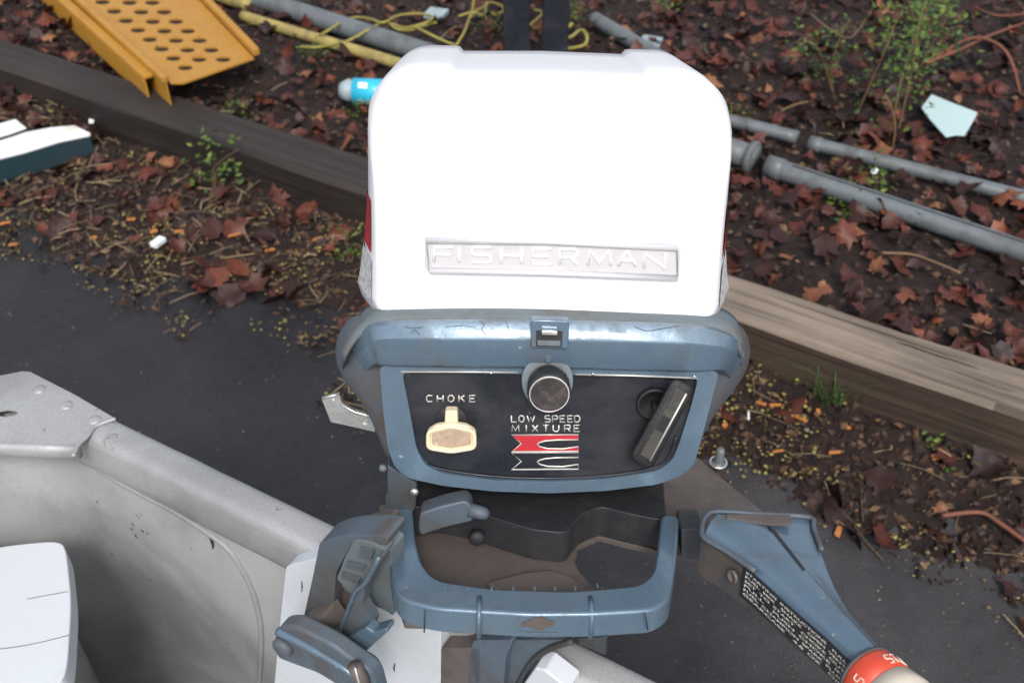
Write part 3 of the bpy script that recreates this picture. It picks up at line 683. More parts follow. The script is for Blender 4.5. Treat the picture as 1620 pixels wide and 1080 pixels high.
b2 = gp(1318, 150); plant('leafy_shrub', 'low green sprig spreading left of the shrub stems', b2,
    [[b2, vp(1315, 110, b2), vp(1325, 70, b2), vp(1345, 30, b2)], [b2, vp(1300, 90, b2), vp(1280, 66, b2), vp(1262, 74, b2)]], .015, 5, 8, 'shrub', 'shrubs above the grey pipes')
b3 = gp(1450, 120); plant('leafy_shrub', 'bright yellow green leaf cluster at the top right of the bed', b3,
    [[b3, vp(1455, 60, b3), vp(1465, 20, b3), vp(1480, -10, b3)], [b3, vp(1475, 70, b3), vp(1492, 40, b3), vp(1500, 15, b3)]], .024, 5, 9, 'shrub', 'shrubs above the grey pipes')
for i, (st, lab, m) in enumerate((([(1412, 236), (1416, 200), (1410, 170), (1400, 150)], 'short curved tan stalk at the foot of the shrub', 'stem'),
      ([(1465, 100), (1520, 78), (1570, 55), (1640, 30)], 'long red brown twig arching to the top right edge', 'redstem'), ([(1480, 90), (1540, 60), (1590, 80), (1612, 140), (1618, 190)], 'bent red brown twig curving down at the right edge', 'redstem'),
      ([(1280, 20), (1310, 45), (1345, 60), (1370, 30), (1385, 5)], 'forked tan twig above the low green sprig', 'stem'), ([(1540, 10), (1580, 25), (1640, 20)], 'thin red brown twig in the top right corner', 'redstem'),
      ([(1236, 175), (1260, 165), (1285, 160)], 'straight pale stalk lying behind the thin grey pipe', 'stem'), ([(1395, 400), (1440, 402), (1480, 415), (1520, 432)], 'thin yellow green stalk lying on the leaves right of the cowl', 'stem'),
      ([(1490, 815), (1550, 810), (1580, 826), (1625, 858)], 'reddish brown twig lying across the debris at the right edge', 'redstem'))):
    if i in (0,): bb = gp(1412, 236); pts = [vp(x, y, bb) for x, y in st]
    elif i in (1, 2, 3, 4): pts = [gz(x, y, .16 + .07 * math.sin(1 + k)) for k, (x, y) in enumerate(st)]
    else: pts = [gz(x, y, .145 if i < 7 else .032) for x, y in st]
    o = tube('dry_twig', smoothpoly(pts, 5, False), .0042 if i in (1, 2, 7) else .0026, M[m], None, 6, origin=pts[0]); tag(o, lab, 'twig', 'loose twigs')
for (x, y, hpx, seed, lab) in ((341, 306, 76, 1, 'small bright green seedling growing against the dark timber'), (1345, 328, 22, 2, 'low green weed tuft growing beside the lower grey pipe'), (1332, 352, 8, 3, 'tiny green weed below the pipe weed tuft'),
      (1385, 285, 10, 4, 'tiny green sprig between the two grey pipes'), (1375, 220, 8, 14, 'small green weed right behind the thin grey pipe joint'), (490, 92, 14, 5, 'faint green weed patch by the rope end'), (575, 178, 14, 6, 'green weed tuft under the cyan bottle'), (1045, 20, 16, 7, 'green weed at the top edge above the cowl'),
      (1125, 5, 16, 8, 'green weed at the top edge right of the cowl'), (770, 50, 18, 9, 'dark green weed patch left of the dark posts'), (553, 405, 10, 10, 'green weed in the debris left of the cowl base'), (386, 180, 8, 11, 'tiny green weed behind the dark timber'), (915, 35, 16, 12, 'dark green weed right of the dark posts'), (1160, 200, 12, 13, 'tiny green weed on the pipe end beside the cowl'), (1500, 800 - 65, 6, 15, 'tiny green weed in front of the tan timber')):
    near = tim_inv(gz(x, y, 0))[1] < 0.0
    bb = gz(x, y, .02) if near else gp(x, y); rd = random.Random(seed)
    st = [[bb, vp(x + rd.uniform(-6, 6), y - hpx * .5, bb), vp(x + rd.uniform(-hpx, hpx) * .7, y - hpx * rd.uniform(.7, 1), bb)] for _ in range(3)]
    plant('green_weed', lab, bb, st, .013 if hpx < 20 else .018, 2, seed + 30, 'weed', 'green weeds', .0016)
# grass tuft at the timber
bb = tim(*tim_inv(gz(1305, 648, .0)), .01); gr = empty('grass_tuft', bb, 'dark green grass tuft growing at the foot of the tan timber', 'grass tuft')
rd = random.Random(4)
for k in range(48):
    a = rd.uniform(0, 6.28); L_ = rd.uniform(.07, .19); o_ = bb + Vector((rd.gauss(0, .028), rd.gauss(0, .010) - .02, 0)); d = Vector((math.cos(a) * .6 - .15, math.sin(a) * .35, 0))
    wv = Vector((-d.y, d.x, 0)).normalized() * .0016; vs = []; fs = []
    for i in range(6):
        t = i / 5; p = o_ + d * L_ * t * t * .9 + Z * L_ * (t - .35 * t * t * rd.uniform(.6, 1.2)); q = wv * (1 - t * .9); vs += [p - q, p + q]
        if i: fs.append((2 * i - 2, 2 * i - 1, 2 * i + 1, 2 * i))
    o = mk('blade', vs, fs, M['grass'], gr, smooth=True); at = o.data.attributes.new('tint', 'FLOAT', 'FACE'); at.data.foreach_set('value', [rd.random()] * len(o.data.polygons))

# ================================================================== BOAT
boat = empty('aluminium_boat', TA - Z * ZT + TN * .2, 'open aluminium boat with grey transom and riveted corner plate at lower left', 'boat')
LR = TB + TD * .50                       # right end of the transom
ext_th = -TN * .018
# transom skin (inner face), with pressed bead
def tpt(s, z, off=0.0): return TA + TD * s + Vector((0, 0, z - ZT)) + TN * (off + TI)
wd_ = (LR - TA).length
cs0 = -(gz(35, 594, ZT) - TA).length + .012
rc_ = .085; path = [(wd_, 0)] + [(wd_ - (wd_ - cs0 - rc_) * i / 8, 0) for i in range(1, 9)] + [(cs0 + rc_ - rc_ * math.sin(a), rc_ - rc_ * math.cos(a)) for a in [math.pi / 2 * i / 10 for i in range(1, 11)]] + [(cs0, rc_ + d) for d in (.1, .5, 1.3)]
def shell(zz, t=0.0):
    out = []
    for i, (a, b) in enumerate(path):
        p, q = path[max(i - 1, 0)], path[min(i + 1, len(path) - 1)]; dx, dy = q[0] - p[0], q[1] - p[1]; l = math.hypot(dx, dy)
        out.append(tpt(a + dy / l * -t, zz, b + dx / l * t))
    return out
t_ = .014; zt_ = ZT - .004
loft('transom', [shell(.02), shell(.3), shell(zt_), shell(zt_, t_), shell(.3, t_), shell(.02, t_), shell(.02)], M['alu'], boat, cap0=False, cap1=False, closed=False)
rl_ = [tpt(cs0 + .02, ZT - .03, .10), tpt(cs0 + .02, ZT - .03, 1.4), tpt(cs0 - .03, ZT - .03, 1.4), tpt(cs0 - .03, ZT - .03, .10)]
prism('side_rail', rl_, Z * .036, M['alucap'], boat, .004)
# rolled top trim: section swept along the transom
prof = [(-.030, -.010), (-.0285, .0), (-.025, .005), (-.019, .006), (-.004, .006), (.002, .0045), (.006, .001), (.008, -.005), (.0075, -.03), (.006, -.050), (.003, -.056), (.0008, -.059), (.0008, -.062), (-.022, -.062)]
secs = []
for i in range(41):
    s = -.06 + (wd_ + .06) * i / 40; secs.append([tpt(s, ZT + z + .0008 * noise.noise(Vector((s * 22, o_ * 40, 1))), o_ + .0008 * noise.noise(Vector((s * 22, z * 40, 5)))) for o_, z in prof])
loft('top_trim', secs, M['alucap'], boat)
# pressed bead curve from the trim down the sheet
bead = [tp(x, y, .0005) for x, y in ((135, 728), (200, 768), (270, 805), (330, 843), (365, 872), (392, 915), (408, 960), (414, 1010), (410, 1090))]
tube('pressed_bead', smoothpoly(bead, 6, False), .0035, M['alu'], boat, 8)
tube('scratch_mark', [tp(x, y, .001) for x, y in ((328, 842), (334, 850), (337, 862), (336, 868))], [.0012, .002, .0014, .0004], M['dark'], boat, 5)
rdm = random.Random(5)
for k in range(16):
    x, y = (rdm.uniform(208, 232), rdm.uniform(808, 848)) if k < 9 else (rdm.uniform(150, 430), rdm.uniform(780, 1060)); l_ = rdm.uniform(1.5, 6)
    tube('scuff_mark', [tp(x, y, .0006), tp(x + l_ * rdm.uniform(-.4, 1), y + l_ * rdm.uniform(.2, 1), .0006)], rdm.uniform(.0003, .0007), M['dark'], boat, 4)
# left side panel and its rail, running towards the camera
CO = gz(40, 587, ZT); sd_ = (gz(-20, 607, ZT) - CO); sd_.z = 0; sd_.normalize()
SA = tpt(-.06, ZT)
def side(s, z, off=0): return SA + sd_ * s + Vector((0, 0, z - ZT))
# corner plate
CZ = ZT + .009
cp = [(-60, 622), (0, 594), (35, 587), (48, 588), (120, 625), (183, 662), (165, 668), (150, 675), (138, 690), (122, 703), (60, 701), (0, 699), (-60, 698)]
hole = [gz(11 + 17 * math.cos(a), 653 + 6.5 * math.sin(a), CZ) for a in [i * math.pi / 8 for i in range(16)]]
P = [gz(x, y, CZ) for x, y in cp]
cpo = prism('corner_plate', P, Z * -.003, M['alucap'], boat, 0, holes=[hole])
edge = [gz(x, y, CZ) for x, y in ((-60, 698), (0, 699), (60, 701), (122, 703))]
pf = [(0, 0), (.004, -.002), (.006, -.007), (.0055, -.016), (.003, -.018), (-.004, -.018), (-.004, -.0035)]
loft('plate_lip', [[e + Vector((0, -o_, z)) for o_, z in pf] for e in edge], M['alucap'], boat)
tube('plate_edge', smoothpoly([gz(x, y, CZ - .001) for x, y in ((183, 662), (165, 668), (150, 675), (138, 690), (124, 704), (116, 722))], 4, False), .0022, M['alucap'], boat, 8)
for x, y in ((62, 616), (105, 641), (150, 664)):
    c = gz(x, y, CZ); lathe('rivet', c, Z, [(-.001, .0068), (.0006, .0066), (.0014, .0045), (.0018, .001)], M['alucap'], boat, 16)
prism('boat_floor', [tpt(cs0, .035), tpt(wd_, .035), tpt(wd_, .035, 1.3), tpt(cs0, .035, 1.3)], Z * .01, M['alu'], boat)
prism('side_panel', [tpt(wd_, .02), tpt(wd_, .02, 1.3), tpt(wd_, ZT, 1.3), tpt(wd_, ZT)], TD * .012, M['alu'], boat)
# white wood seat end at left
SZ = .46
P = smoothpoly([gz(x, y, SZ) for x, y in ((-80, 878), (0, 864), (60, 857), (92, 857), (103, 868), (108, 900), (112, 950), (110, 1000), (106, 1050), (98, 1073), (80, 1084), (0, 1096), (-80, 1110))], 4)
wb = prism('seat_board', P, -Z * .03, M['whitepaint'], boat, .005, seg=3)
prism('seat_support', [gz(x, y, SZ - .03) for x, y in ((-60, 900), (70, 900), (70, 1060), (-60, 1060))], -Z * (SZ - .075), M['alu'], boat)
for l in (((42, 947), (75, 941), (108, 935)), ((-10, 1027), (30, 1022), (70, 1014), (109, 1004))):
    tube('crack', smoothpoly([gz(x, y, SZ + .0002) for x, y in l], 3, False), .0004, M['brownmetal'], boat, 5)
# transom pad board
P = [tp(x, y, .022) for x, y in ((452, 897), (462, 892), (497, 884), (560, 884), (640, 930), (697, 985), (697, 1200), (425, 1200), (434, 1080), (443, 980))]
pad = prism('transom_pad', roundcorners(P, .003, 2), -TN * .0205, M['whitepaint'], boat, .0025)
for l in (((477, 918), (478, 927), (477, 936)), ((625, 1048), (623, 1056), (624, 1062))):
    tube('paint_chip', [tp(x, y, .0223) for x, y in l], [.0003] + [.0009] * (len(l) - 2) + [.0003], M['dark'], boat, 5)
P = [tp(x, y, .022) for x, y in ((846, 1056), (862, 1060), (900, 1090), (900, 1200), (800, 1200), (815, 1100))]
prism('transom_pad', P, -TN * .0205, M['whitepaint'], boat, .002)

# ================================================================== OUTBOARD MOTOR
mot = empty('outboard_motor', tpt(.35, .30, .03), 'blue grey and white vintage outboard motor clamped to the boat transom', 'outboard motor')
# ---- cowl
uc = -.0050
def cowl_sec(n, wb, ws, wt, h, rc, v0=.097, raise_=.0045):
    """left base -> over the top -> right base"""
    pts = []
    def wid(v): return wb + (ws - wb) * min(1, max(0, (v - v0) / .07)) ** .7 if v < v0 + .07 else ws + (wt - ws) * (v - v0 - .07) / max(.01, h - v0 - .07)
    for i in range(12):
        v = v0 + (h - rc - v0) * i / 12; pts.append((-wid(v), v))
    w1 = wid(h - rc)
    for i in range(11):
        a = math.pi / 2 * i / 10; pts.append((-w1 + rc * 1.05 * (1 - math.cos(a)), h - rc + rc * math.sin(a)))
    xs = pts[-1][0]; st = .082
    for x, dh in ((-st - .004, 0), (-st, -.0005), (-st + .004, -raise_)): 
        if x > xs: pts.append((x, h + dh))
    for k in range(1, 6): pts.append((-st + .004 + (st - .004) * k / 5.0, h - raise_ + .0015 * k / 5))
    full = pts + [(-x, v) for x, v in reversed(pts[:-1])]
    return [loc(uc + x, v, n) for x, v in full]
secs = []
nf = -.020
for n, k in ((nf, 0), (nf - .0012, .25), (nf - .004, .5), (nf - .010, .75), (nf - .020, .95), (nf - .04, 1.0), (nf - .07, 1.0), (nf - .11, 1), (nf - .16, 1), (nf - .22, 1), (nf - .26, 1), (nf - .275, .9)):
    D = .085; q = min(1, (nf - n) / D); hh = .232 + .052 * math.sqrt(max(0, 1 - (1 - q) ** 2)) - (max(0, (nf - n) - .10)) * .06
    if n < nf - .265: hh -= .02
    flare = .024 * min(1, (nf - n) / .06)
    secs.append(cowl_sec(n, .1378 + .004 * k + flare, .1362 + .005 * k + flare * .5, .1355 + .005 * k + flare * .3 + .001 * q, hh, .037 + .002 * q, raise_=.0002 + .0055 * max(0, q - .15)))
cowl = loft('cowl', secs, M['cowl'], mot, cap0=False, cap1=True)
# slightly domed front
fr = secs[0]; c0 = sum(fr, Vector()) / len(fr)
rings = [fr]
for s_, d_ in ((.985, .0026), (.95, .0042), (.8, .0052), (.5, .0060), (.2, .0062)):
    rings.append([c0 + (p - c0) * s_ + N * d_ for p in fr])
loft('cowl_front', rings, M['cowl'], mot, cap0=False, cap1=True)
# name plate with raised rim and letters
def cf(x, y, n=nf + .0085): return mn(x, y, n)
PL = [(672, 378), (675, 377), (1060, 384), (1078, 392), (1075, 440), (1060, 444), (870, 436), (680, 431), (672, 424)]
P = roundcorners([cf(x, y) for x, y in PL], .003, 3)
pln = prism('nameplate', P, N * -.006, M['plate'], mot, .0008)
tube('plate_rim', [cf(x, y, nf + .0096) for x, y in ((674, 380), (860, 382), (1072, 392), (1072, 440), (870, 432), (680, 428))], .0026, M['platerim'], pln, 8, closed=True)
for ch, x0, x1, yb in zip('FISHERMAN', (687, 722, 746, 793, 843, 886, 930, 978, 1019), (716, 731, 776, 825, 872, 914, 966, 1006, 1052), (414, 414, 415, 416, 417, 418, 419, 420, 424)):
    o0 = cf(x0, yb, nf + .0086); letter(ch, o0, cf(x1, yb + .5, nf + .0086) - o0, cf(x0, yb - 24, nf + .0086) - o0, .00125, M['white'], pln)
# side decals, left flank
def flank(x, y, sgn=-1): 
    return pl(x, y, loc(uc + sgn * .1625, 0, 0), -U)
wl_ = secs[4]
def on_side(n, v, sgn, off=.0006):
    """point just off the cowl flank at depth n and height v"""
    flare = .024 * min(1, (nf - n) / .06); k = 1.0; v0 = .097; q = min(1, (nf - n) / .085); hh = .232 + .052 * math.sqrt(max(0, 1 - (1 - q) ** 2))
    wb, ws, wt = .1378 + .004 * k + flare, .1362 + .005 * k + flare * .5, .1345 + .005 * k + flare * .3
    wv_ = wb + (ws - wb) * min(1, max(0, (v - v0) / .07)) ** .7 if v < v0 + .07 else ws + (wt - ws) * (v - v0 - .07) / max(.01, hh - v0 - .07)
    return loc(uc + sgn * (wv_ + off), v, n)
for sgn in (-1, 1):
    for nm, n0, n1, prf, mt in (('side_stripe', -.034, -.20, lambda t: (.145 - .012 * t, .19 - .02 * t), 'red'), ('side_trim', -.03, -.22, lambda t: (.102, .140 - .012 * t), 'silverpaint')):
        secs2 = []
        for i in range(9):
            t = i / 8; n = n0 + (n1 - n0) * t; va, vb = prf(t); secs2.append([on_side(n, va + (vb - va) * j / 6, sgn) for j in range(7)])
        o = loft(nm, secs2, M[mt], mot, cap0=False, cap1=False, closed=False)
# ---- tub (lower cowl)
def ring(pts, n, N_=96):
    P = [Vector(p) for p in smoothpoly([(x, y, 0) for x, y in pts], 8)]
    L_ = [0]
    for i in range(len(P)): L_.append(L_[-1] + (P[(i + 1) % len(P)] - P[i]).length)
    out = []
    for k in range(N_):
        d = L_[-1] * k / N_; i = max(j for j in range(len(P)) if L_[j] <= d); a = P[i]; b = P[(i + 1) % len(P)]; f = (d - L_[i]) / max(1e-9, L_[i + 1] - L_[i]); q = a.lerp(b, f); out.append(mn(q.x, q.y, n))
    return out
fo = [(868, 508), (720, 507), (600, 510), (578, 520), (584, 545), (598, 590), (606, 650), (613, 710), (622, 738), (645, 757), (700, 770), (780, 779), (868, 783), (960, 779), (1040, 768), (1080, 752), (1098, 735), (1108, 700), (1124, 640), (1138, 590), (1155, 548), (1165, 530), (1150, 517), (1010, 510)]
wide = [(868, 496), (720, 494), (600, 494), (552, 508), (532, 548), (542, 598), (578, 652), (598, 700), (612, 732), (640, 748), (700, 760), (780, 768), (868, 771), (960, 769), (1040, 760), (1082, 746), (1102, 715), (1122, 674), (1158, 624), (1182, 578), (1184, 540), (1156, 508), (1010, 500)]
wide2 = [(868, 492), (720, 489), (610, 487), (552, 498), (524, 545), (535, 592), (584, 644), (610, 690), (625, 715), (650, 732), (700, 742), (780, 750), (868, 752), (960, 750), (1040, 742), (1075, 725), (1098, 700), (1127, 654), (1166, 614), (1191, 572), (1184, 526), (1150, 505), (1010, 496)]
deep = [(868, 492), (720, 490), (630, 490), (585, 500), (560, 540), (570, 580), (600, 625), (625, 660), (640, 690), (660, 705), (700, 712), (780, 716), (868, 718), (960, 716), (1040, 710), (1065, 698), (1085, 670), (1110, 630), (1140, 590), (1152, 560), (1148, 525), (1120, 505), (1010, 496)]
r0_ = ring(fo, -.003); r1_ = ring(wide, -.028); r2_ = ring(wide2, -.07); r3_ = ring(deep, -.18)
tub = loft('lower_cowl', [r0_, r1_, r2_, r3_], M['blue_dirty'], mot, cap0=True, cap1=True, sub=1)
# rim ledge round the top of the tub
lip = []
def ledge_pts(lst, n): return [mn(x, y, n) for x, y in smoothpoly([(a, b) for a, b in lst], 5, False)]
top_in = ledge_pts([(540, 552), (548, 532), (564, 508), (592, 484), (640, 478), (760, 476), (868, 478), (1000, 484), (1100, 488), (1140, 494), (1163, 508), (1174, 528), (1178, 548)], -.035)
top_out = ledge_pts([(546, 556), (556, 538), (575, 518), (605, 505), (650, 503), (760, 502), (868, 503), (1000, 508), (1100, 513), (1138, 518), (1158, 526), (1168, 540), (1172, 552)], -.001)
low = [p - V * .006 for p in top_out]; lowi = [p - V * .02 for p in top_in]; hi_in = [p + V * .002 - N * .006 for p in top_in]
mid = [(a + b) / 2 + V * .002 for a, b in zip(top_in, top_out)]
loft('rim_ledge', [list(x) for x in zip(lowi, hi_in, top_in, mid, top_out, low)], M['rim'], mot)
# front band: highlight facet facing up, second facet facing forward
def row(lst): return [mn(x, y, n) for x, y, n in smoothpoly(lst, 4, False)]
rows = [row([(562, 520, -.016), (585, 513, .000), (610, 508, .002), (700, 505, .003), (868, 506, .003), (1040, 510, .003), (1120, 516, .002), (1158, 530, .000), (1176, 545, -.016)]),
        row([(556, 530, -.016), (580, 522, .004), (606, 515, .008), (700, 509, .009), (868, 510, .009), (1040, 514, .009), (1122, 521, .008), (1162, 535, .003), (1178, 552, -.016)]),
        row([(556, 548, -.016), (582, 540, .008), (608, 536, .015), (700, 534, .0175), (868, 535, .0175), (1040, 539, .0175), (1118, 545, .015), (1158, 552, .008), (1176, 566, -.016)]),
        row([(558, 556, -.016), (584, 546, .008), (608, 541, .015), (700, 539, .0180), (868, 540, .0180), (1040, 544, .0180), (1118, 550, .015), (1156, 556, .008), (1174, 572, -.016)]),
        row([(576, 584, -.016), (594, 574, .005), (612, 577, .009), (700, 578, .0115), (868, 580, .0115), (1040, 584, .0115), (1112, 586, .009), (1142, 584, .005), (1158, 594, -.016)]),
        row([(578, 588, -.018), (596, 577, .000), (613, 580, .003), (700, 582, .004), (868, 584, .004), (1040, 588, .004), (1110, 589, .003), (1140, 587, .000), (1156, 597, -.018)]),
        row([(580, 590, -.024), (596, 577, -.008), (613, 580, -.008), (700, 582, -.008), (868, 584, -.008), (1040, 588, -.008), (1110, 589, -.008), (1140, 587, -.008), (1154, 599, -.024)])]
nr = len(rows[0])
band = loft('front_band', [[r[i] for r in rows] for i in range(nr)], M['blue'], mot, closed=False, cap0=False, cap1=False); edge_split(band, 30)
for l in (((640, 516), (655, 519), (668, 517)), ((650, 526), (656, 522), (664, 529)), ((758, 507), (766, 513), (762, 521), (770, 530)), ((801, 508), (803, 516), (807, 524)), ((704, 518), (730, 515), (752, 518)), ((1004, 516), (1024, 523), (1050, 519), (1075, 515))):
    tube('scratch', smoothpoly([mn(x, y, .0095 + .0085 * (y - 509) / 26 + .0002) for x, y in l], 3, False), .00024, M['brownmetal'], band, 5)
# front frame with a recess for the panel
outer = [(600, 578), (868, 583), (1138, 587), (1124, 640), (1108, 700), (1098, 735), (1078, 752), (1040, 766), (960, 776), (868, 780), (780, 777), (700, 768), (645, 756), (624, 738), (614, 710), (606, 650)]
inner = [(636, 589), (868, 592), (1105, 597), (1094, 640), (1075, 700), (1064, 728), (1040, 745), (960, 758), (868, 762), (780, 760), (700, 749), (672, 735), (659, 710), (648, 650)]
Po = [mn(x, y, .0045) for x, y in outer]; Pi = [mn(x, y, .0045) for x, y in inner]
Po = roundcorners(Po, .006, 3); Pi = roundcorners(Pi, .006, 3)
frame = prism('panel_frame', Po, N * -.012, M['blue'], mot, .0018, holes=[Pi])
pc = [mn(x, y, -.0005) for x, y in inner]; ctr = sum(pc, Vector()) / len(pc); pc = [ctr + (p - ctr) * 1.01 for p in pc]
panel = prism('control_panel', pc, N * -.004, M['black'], mot)
gas = [mn(x, y, .0008) for x, y in ((655, 700), (668, 728), (700, 742), (780, 753), (868, 756), (960, 752), (1036, 739), (1058, 722), (1070, 690))]
tube('inner_bead', smoothpoly(gas, 4, False), .0012, M['black'], panel, 6)
tube('top_bead', [mn(x, y, .005) for x, y in ((634, 588), (750, 588), (820, 589))], .0008, M['letters'], panel, 6)
tube('top_bead', [mn(x, y, .005) for x, y in ((910, 592), (1000, 594), (1102, 598))], .0008, M['letters'], panel, 6)
for x, y in ((938, 591), (1098, 595), (777, 589)): lathe('rivet', mn(x, y, .005), N, [(0, .0016), (.0012, .0012), (.0016, .0002)], M['chrome'], panel, 10)
# words
def word(txt, xs, yb, hpx, wpx0, r, n=.0006):
    for ch, x in zip(txt, xs):
        if ch == ' ': continue
        wpx = wpx0 * (1.45 if ch == 'W' else 1.25 if ch == 'M' else 1)
        o0 = mn(x, yb, n); letter(ch, o0, mn(x + wpx, yb, n) - o0, mn(x, yb - hpx, n) - o0, r, M['letters'], panel)
word('CHOKE', (675, 692, 709, 726, 743), 635, 10, 9, .0007)
word('LOW SPEED', (809, 821, 834, 0, 862, 874, 886, 898, 909), 667, 10, 8, .0007)
word('MIXTURE', (810, 828, 842, 859, 875, 893, 908), 682, 10, 9, .0007)
# two fish tail flags
for k, (dy, mt) in enumerate(((0, 'red'), (28, 'black'))):
    fl = [(809, 687.5), (915, 687), (915, 695), (880, 695.5), (862, 697), (852, 700), (850, 702), (854, 706), (866, 709), (890, 709.5), (915, 706), (915, 713.5), (809, 714), (825, 701)]
    pts = [mn(x, y + dy, .0012) for x, y in fl]
    e = prism('flag_emblem', pts, N * -.0015, M[mt], panel); tube('emblem_outline', pts, .00075, M['letters'], e, 6, closed=True)
# choke pull
hole_ = lathe('choke_opening', mn(714, 664, -.0004), N, [(0, .0135), (.0008, .0130), (.0009, 0.0001)], M['dark'], panel, 24)
ck = prism('choke_knob', roundcorners([mn(x, y, .020) for x, y in ((676, 682), (690, 673), (714, 670), (738, 673), (753, 682), (754, 708), (735, 714), (714, 716), (694, 714), (674, 708))], .003, 3), N * -.006, M['cream'], mot, .0016, seg=3)
prism('knob_centre', roundcorners([mn(x, y, .0206) for x, y in ((683, 686), (714, 679), (745, 686), (745, 704), (714, 709), (683, 704))], .002, 3), N * -.002, M['creamface'], ck, .0005)
tube('knob_rim', roundcorners([mn(x, y, .0205) for x, y in ((678, 682), (714, 674), (750, 682), (751, 708), (714, 714), (677, 708))], .004, 3), .0019, M['cream'], ck, 8, closed=True)
prism('knob_stem', [mn(x, y, .016) for x, y in ((703, 672), (725, 672), (724, 650), (704, 650))], N * -.010, M['cream'], ck, .002)
# mixture knob
bz = [mn(866 + 41 * math.cos(a), 603 + (41 if math.sin(a) < 0 else 46) * math.sin(a), .0125) for a in [i * math.pi / 16 for i in range(32)]]
bezel = prism('knob_bezel', bz, N * -.012, M['bezel'], mot, .0015)
prism('pointer_tab', [mn(x, y, .0145) for x, y in ((861, 561), (874, 561), (872, 575), (863, 575))], N * -.004, M['blue'], bezel, .001)
lathe('bezel_opening', mn(867, 604, .0126), N, [(0, .0165), (.0003, .016), (.0004, .0001)], M['brownmetal'], bezel, 28)
kb = lathe('mixture_knob', mn(867, 599, .0128), N, [(0, .012), (.002, .0135), (.010, .0140), (.012, .0168), (.024, .0172), (.027, .0160)], M['dark'], mot, 44, ridge=.03)
kc = mn(867, 599, .0128) + N * .0268
lathe('knob_face', kc, N, [(0, .0158), (.0008, .0150), (.0006, .0135), (.0002, .006), (.0006, .0001)], M['knobface'], kb, 32)
tube('knob_ring', [kc + N * .0004 + (U * math.cos(a) + V * math.sin(a)) * .0156 for a in [i * math.pi / 16 for i in range(32)]], .0006, M['letters'], kb, 6, closed=True)
# latch
lt_ = prism('latch_plate', roundcorners([mn(x, y, .0215) for x, y in ((840, 506), (901, 508), (899, 552), (840, 550))], .002, 2), N * -.010, M['blue'], mot, .0012)
prism('latch_recess', [mn(x, y, .0220) for x, y in ((848, 523), (890, 524), (889, 549), (848, 548))], N * -.0015, M['dark'], lt_)
prism('latch_clip', [mn(x, y, .0265) for x, y in ((857, 524), (882, 525), (882, 531), (857, 530))], N * -.004, M['chrome'], lt_, .0006)
prism('latch_tongue', [mn(x, y, .0240) for x, y in ((850, 539), (887, 540), (887, 548), (850, 547))], N * -.003, M['rim'], lt_, .0006)
# starter grip
lathe('starter_socket', mn(1034, 636, 0), N, [(0, .0145), (.005, .0145), (.0055, .0125), (.002, .0115), (.0015, .0001)], M['rubber'], panel, 30)
def gp2(x, y, n): return mn(x, y, n)
ga_, gb_ = Vector((1079, 612)), Vector((1016, 728)); gd = (gb_ - ga_).normalized(); gs = Vector((-gd.y, gd.x))
secs = []
for n, shr in ((.012, .80), (.014, .95), (.020, 1.0), (.027, 1.0), (.031, .93), (.032, .80)):
    Lh = (gb_ - ga_).length / 2 + 8; cc = (ga_ + gb_) / 2; pts = []
    for sx, sy in ((-1, -1), (1, -1), (1, 1), (-1, 1)): pts.append(cc + gd * sx * Lh * (1 - (1 - shr) * .25) + gs * sy * 20 * shr)
    pts = roundcorners([(p.x, p.y, 0) for p in pts], 14 * shr, 5)
    secs.append([gp2(p.x, p.y, n) for p in pts])
sg = loft('starter_grip', secs, M['rubber'], mot)
cc = (ga_ + gb_) / 2
fp = [cc + gd * sx * 60 + gs * sy * 9 - gs * 2 for sx, sy in ((-1, -1), (1, -1), (1, 1), (-1, 1))]
prism('grip_face', [gp2(p.x, p.y, .0330) for p in fp], N * -.002, M['rubber_worn'], sg, .0008)
prism('grip_badge', [gp2(p.x, p.y, .0336) for p in [cc + gd * sx * 13 + gs * sy * 7 - gs * 2 for sx, sy in ((-1, -1), (1, -1), (1, 1), (-1, 1))]], N * -.001, M['rubber'], sg, .0006)
tube('grip_edge', [gp2(p.x, p.y, .0334) for p in (cc + gd * -60 - gs * 11, cc + gd * 60 - gs * 11)], .0009, M['letters'], sg, 6)
for k in range(26):
    for sy in (1, -1):
        p = cc + gd * (-62 + 5 * k) + gs * sy * 18.6; q = cc + gd * (-62 + 5 * k) + gs * sy * 13
        vs, fs = tube_geo([gp2(p.x, p.y, .0275), gp2(q.x, q.y, .0322)], .0009, 5); mk('grip_rib', vs, fs, M['rubber'], sg, smooth=True)
tube('starter_cord', [mn(1034, 636, .001), mn(1040, 650, .014)], .003, M['rubber'], sg, 8)
# ---- frame under the panel, carrying handle
vh = -.083
hp = [(610, 772), (613, 860), (620, 922), (636, 948), (690, 962), (840, 971), (940, 970), (1035, 964), (1060, 948), (1070, 890), (1076, 815), (1046, 812), (1040, 868), (1034, 905), (1012, 925), (900, 934), (780, 930), (690, 917), (668, 893), (656, 850), (652, 780)]
P = roundcorners([mv(x, y, vh) for x, y in hp], .010, 4)
hnd = prism('carrying_handle', P, V * -.024, M['blue'], mot, .0035, seg=4)
for x in (758, 936):
    c = mv(x, 962, vh); tube('handle_rib', [c + N * -.012 + V * .001, c + N * .001 + V * .0003, c + N * .0050 - V * .004, c + N * .0055 - V * .024], .0020, M['blue'], hnd, 8)
def hf(x, y, off=.0): return pl(x, y, mv(840, 971, vh) + N * off, N)
for l in (((672, 965), (671, 1000)), ((1020, 968), (1025, 996))): tube('casting_seam', [hf(x, y, .0) for x, y in l], .0006, M['dark'], hnd, 5)
